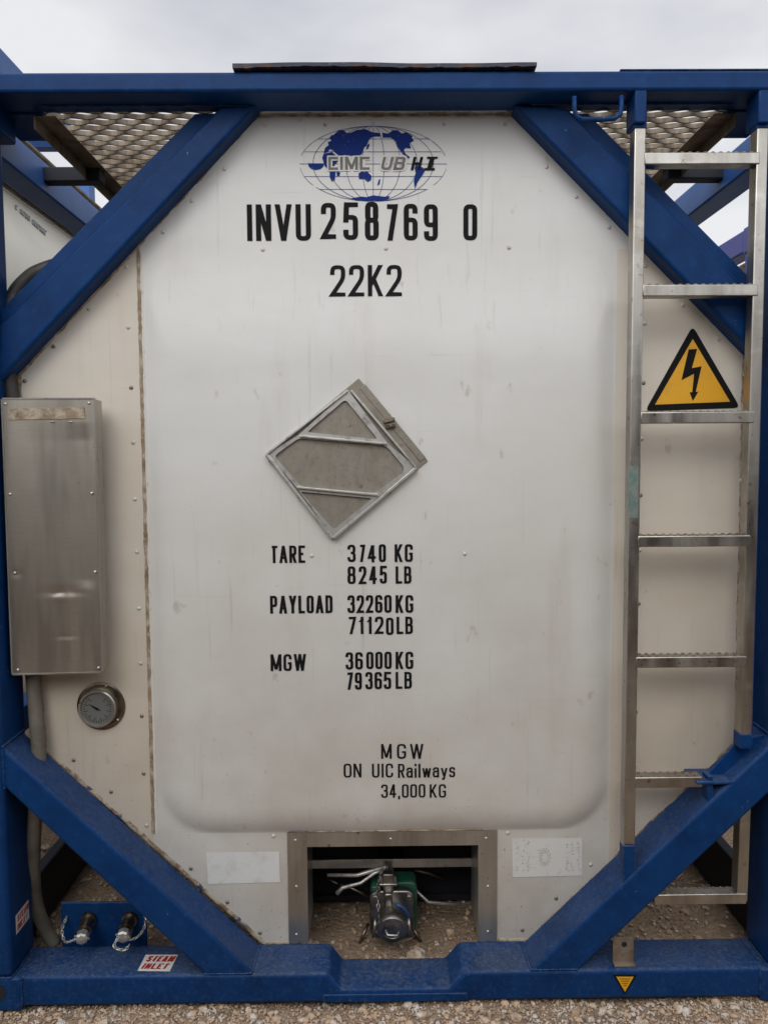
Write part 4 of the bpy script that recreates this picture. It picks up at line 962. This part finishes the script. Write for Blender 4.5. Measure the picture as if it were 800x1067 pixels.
def hit(px, py):
    d = ray(px, py); ox, oz = CAM.x - cyx, CAM.z - cyz; A_ = d.x ** 2 + d.z ** 2; B2 = ox * d.x + oz * d.z; C2 = ox * ox + oz * oz - (cyr + .004) ** 2
    q = B2 * B2 - A_ * C2
    return CAM + d * ((-B2 - math.sqrt(max(q, 0))) / A_)
bm = bmesh.new()
for k in range(13):
    if k in (1, 6): continue
    x = 17 + k * 2.5; y = 214 + k * 2.2
    for (a, b, c, d) in ((0, 0, .2, 4.2), (0, 0, 1.5, .8), (1.4, 1, 1.5, 4.8), (0, 2, 1.4, 2.9))[:2 + k % 3]:
        P0, P1 = hit(x + a, y + b), hit(x + c, y + d); tube(bm, [P0, P1], .0042, 5)
o = link('faded_marking', bm, M['ink'], None); o.parent = tl; o.location = -tl.location
# side ladder and small sign seen on the right-hand neighbour
lad = empty('side_ladder', parent=tr)
for yy in (.35, .62):
    bm = bmesh.new(); tube(bm, [(-1.235, yy, 1.3), (-1.235, yy, 2.47)], .014, 8); link('stile', bm, M['alu_clean'], lad, smooth=True)
for k in range(4):
    bm = bmesh.new(); tube(bm, [(-1.235, .35, 1.45 + k * .27), (-1.235, .62, 1.45 + k * .27)], .010, 8); link('rung', bm, M['alu_clean'], lad, smooth=True)
# concrete blocks under the higher left neighbour
for i, (x, y) in enumerate(((-1.7, .5), (-3.5, .5), (-1.7, 6.1), (-3.5, 6.1))):
    bm = bmesh.new(); box(bm, x - .25, x + .25, y - .2, y + .25, -.02, .508)
    o = link('concrete_block', bm, M['concrete'], bevel=.01); o['label'] = 'grey concrete block under a corner of the cream tank container on the left'; o['category'] = 'block'; o['group'] = 'blocks under the left tank container'
# open blue frames stacked behind on the left
fr_ = empty('stacked_frames', 'two blue open container frames stacked one on the other, far behind the left walkway', 'container frame', loc=(-4.42, 6.7, 0))
for z0 in (0, 2.6):
    for s in (-1, 1):
        for y in (0, 5.9):
            a, b = sorted((s * 1.219, s * 1.04)); b_('corner_post', 'blue_light', fr_, (a, b, y, y + .16, z0, z0 + 2.59), bevel=.01)
        a, b = sorted((s * 1.219, s * 1.1)); b_('side_rail', 'blue_light', fr_, (a, b, .16, 5.9, z0 + 2.47, z0 + 2.585), bevel=.005); b_('side_rail', 'blue_light', fr_, (a, b, .16, 5.9, z0 + .01, z0 + .13), bevel=.005)
    for y in (0, 5.9): b_('end_rail', 'blue', fr_, (-1.04, 1.04, y + .01, y + .14, z0 + 2.44, z0 + 2.585), (-1.04, 1.04, y + .01, y + .14, z0 + .01, z0 + .15), bevel=.005)
# unseen row of containers, added behind the viewer to shade the lower part of the panel
for k in range(3):
    for tier in range(1):
        bm = bmesh.new(); x0 = -9.3 + k * 6.2; n = 44; pr = []
        for i in range(n + 1):
            x = x0 + .1 + i * 5.86 / n; pr.append((x, (0, .036, .036, 0)[i % 4]))
        z0 = tier * 2.6; yb = -3.5
        a = [bm.verts.new((x, yb - d, z0 + .1)) for x, d in pr]; b = [bm.verts.new((x, yb - d, z0 + 2.5)) for x, d in pr]
        for i in range(n): bm.faces.new((a[i], a[i + 1], b[i + 1], b[i]))
        box(bm, x0, x0 + 6.06, yb - 2.4, yb - .05, z0 + .02, z0 + 2.58)
        for q in ((x0, x0 + 6.06, yb - .05, yb + .02, z0, z0 + .12), (x0, x0 + 6.06, yb - .05, yb + .02, z0 + 2.48, z0 + 2.59), (x0, x0 + .12, yb - .05, yb + .018, z0 + .12, z0 + 2.48), (x0 + 5.94, x0 + 6.06, yb - .05, yb + .018, z0 + .12, z0 + 2.48)): box(bm, *q)
        o = link('shade_container', bm, M['shade_paint'], recalc=False); o['label'] = 'unseen dark brown corrugated container, added to shade the lower panel'; o['category'] = 'shipping container'; o['group'] = 'containers added for shade'
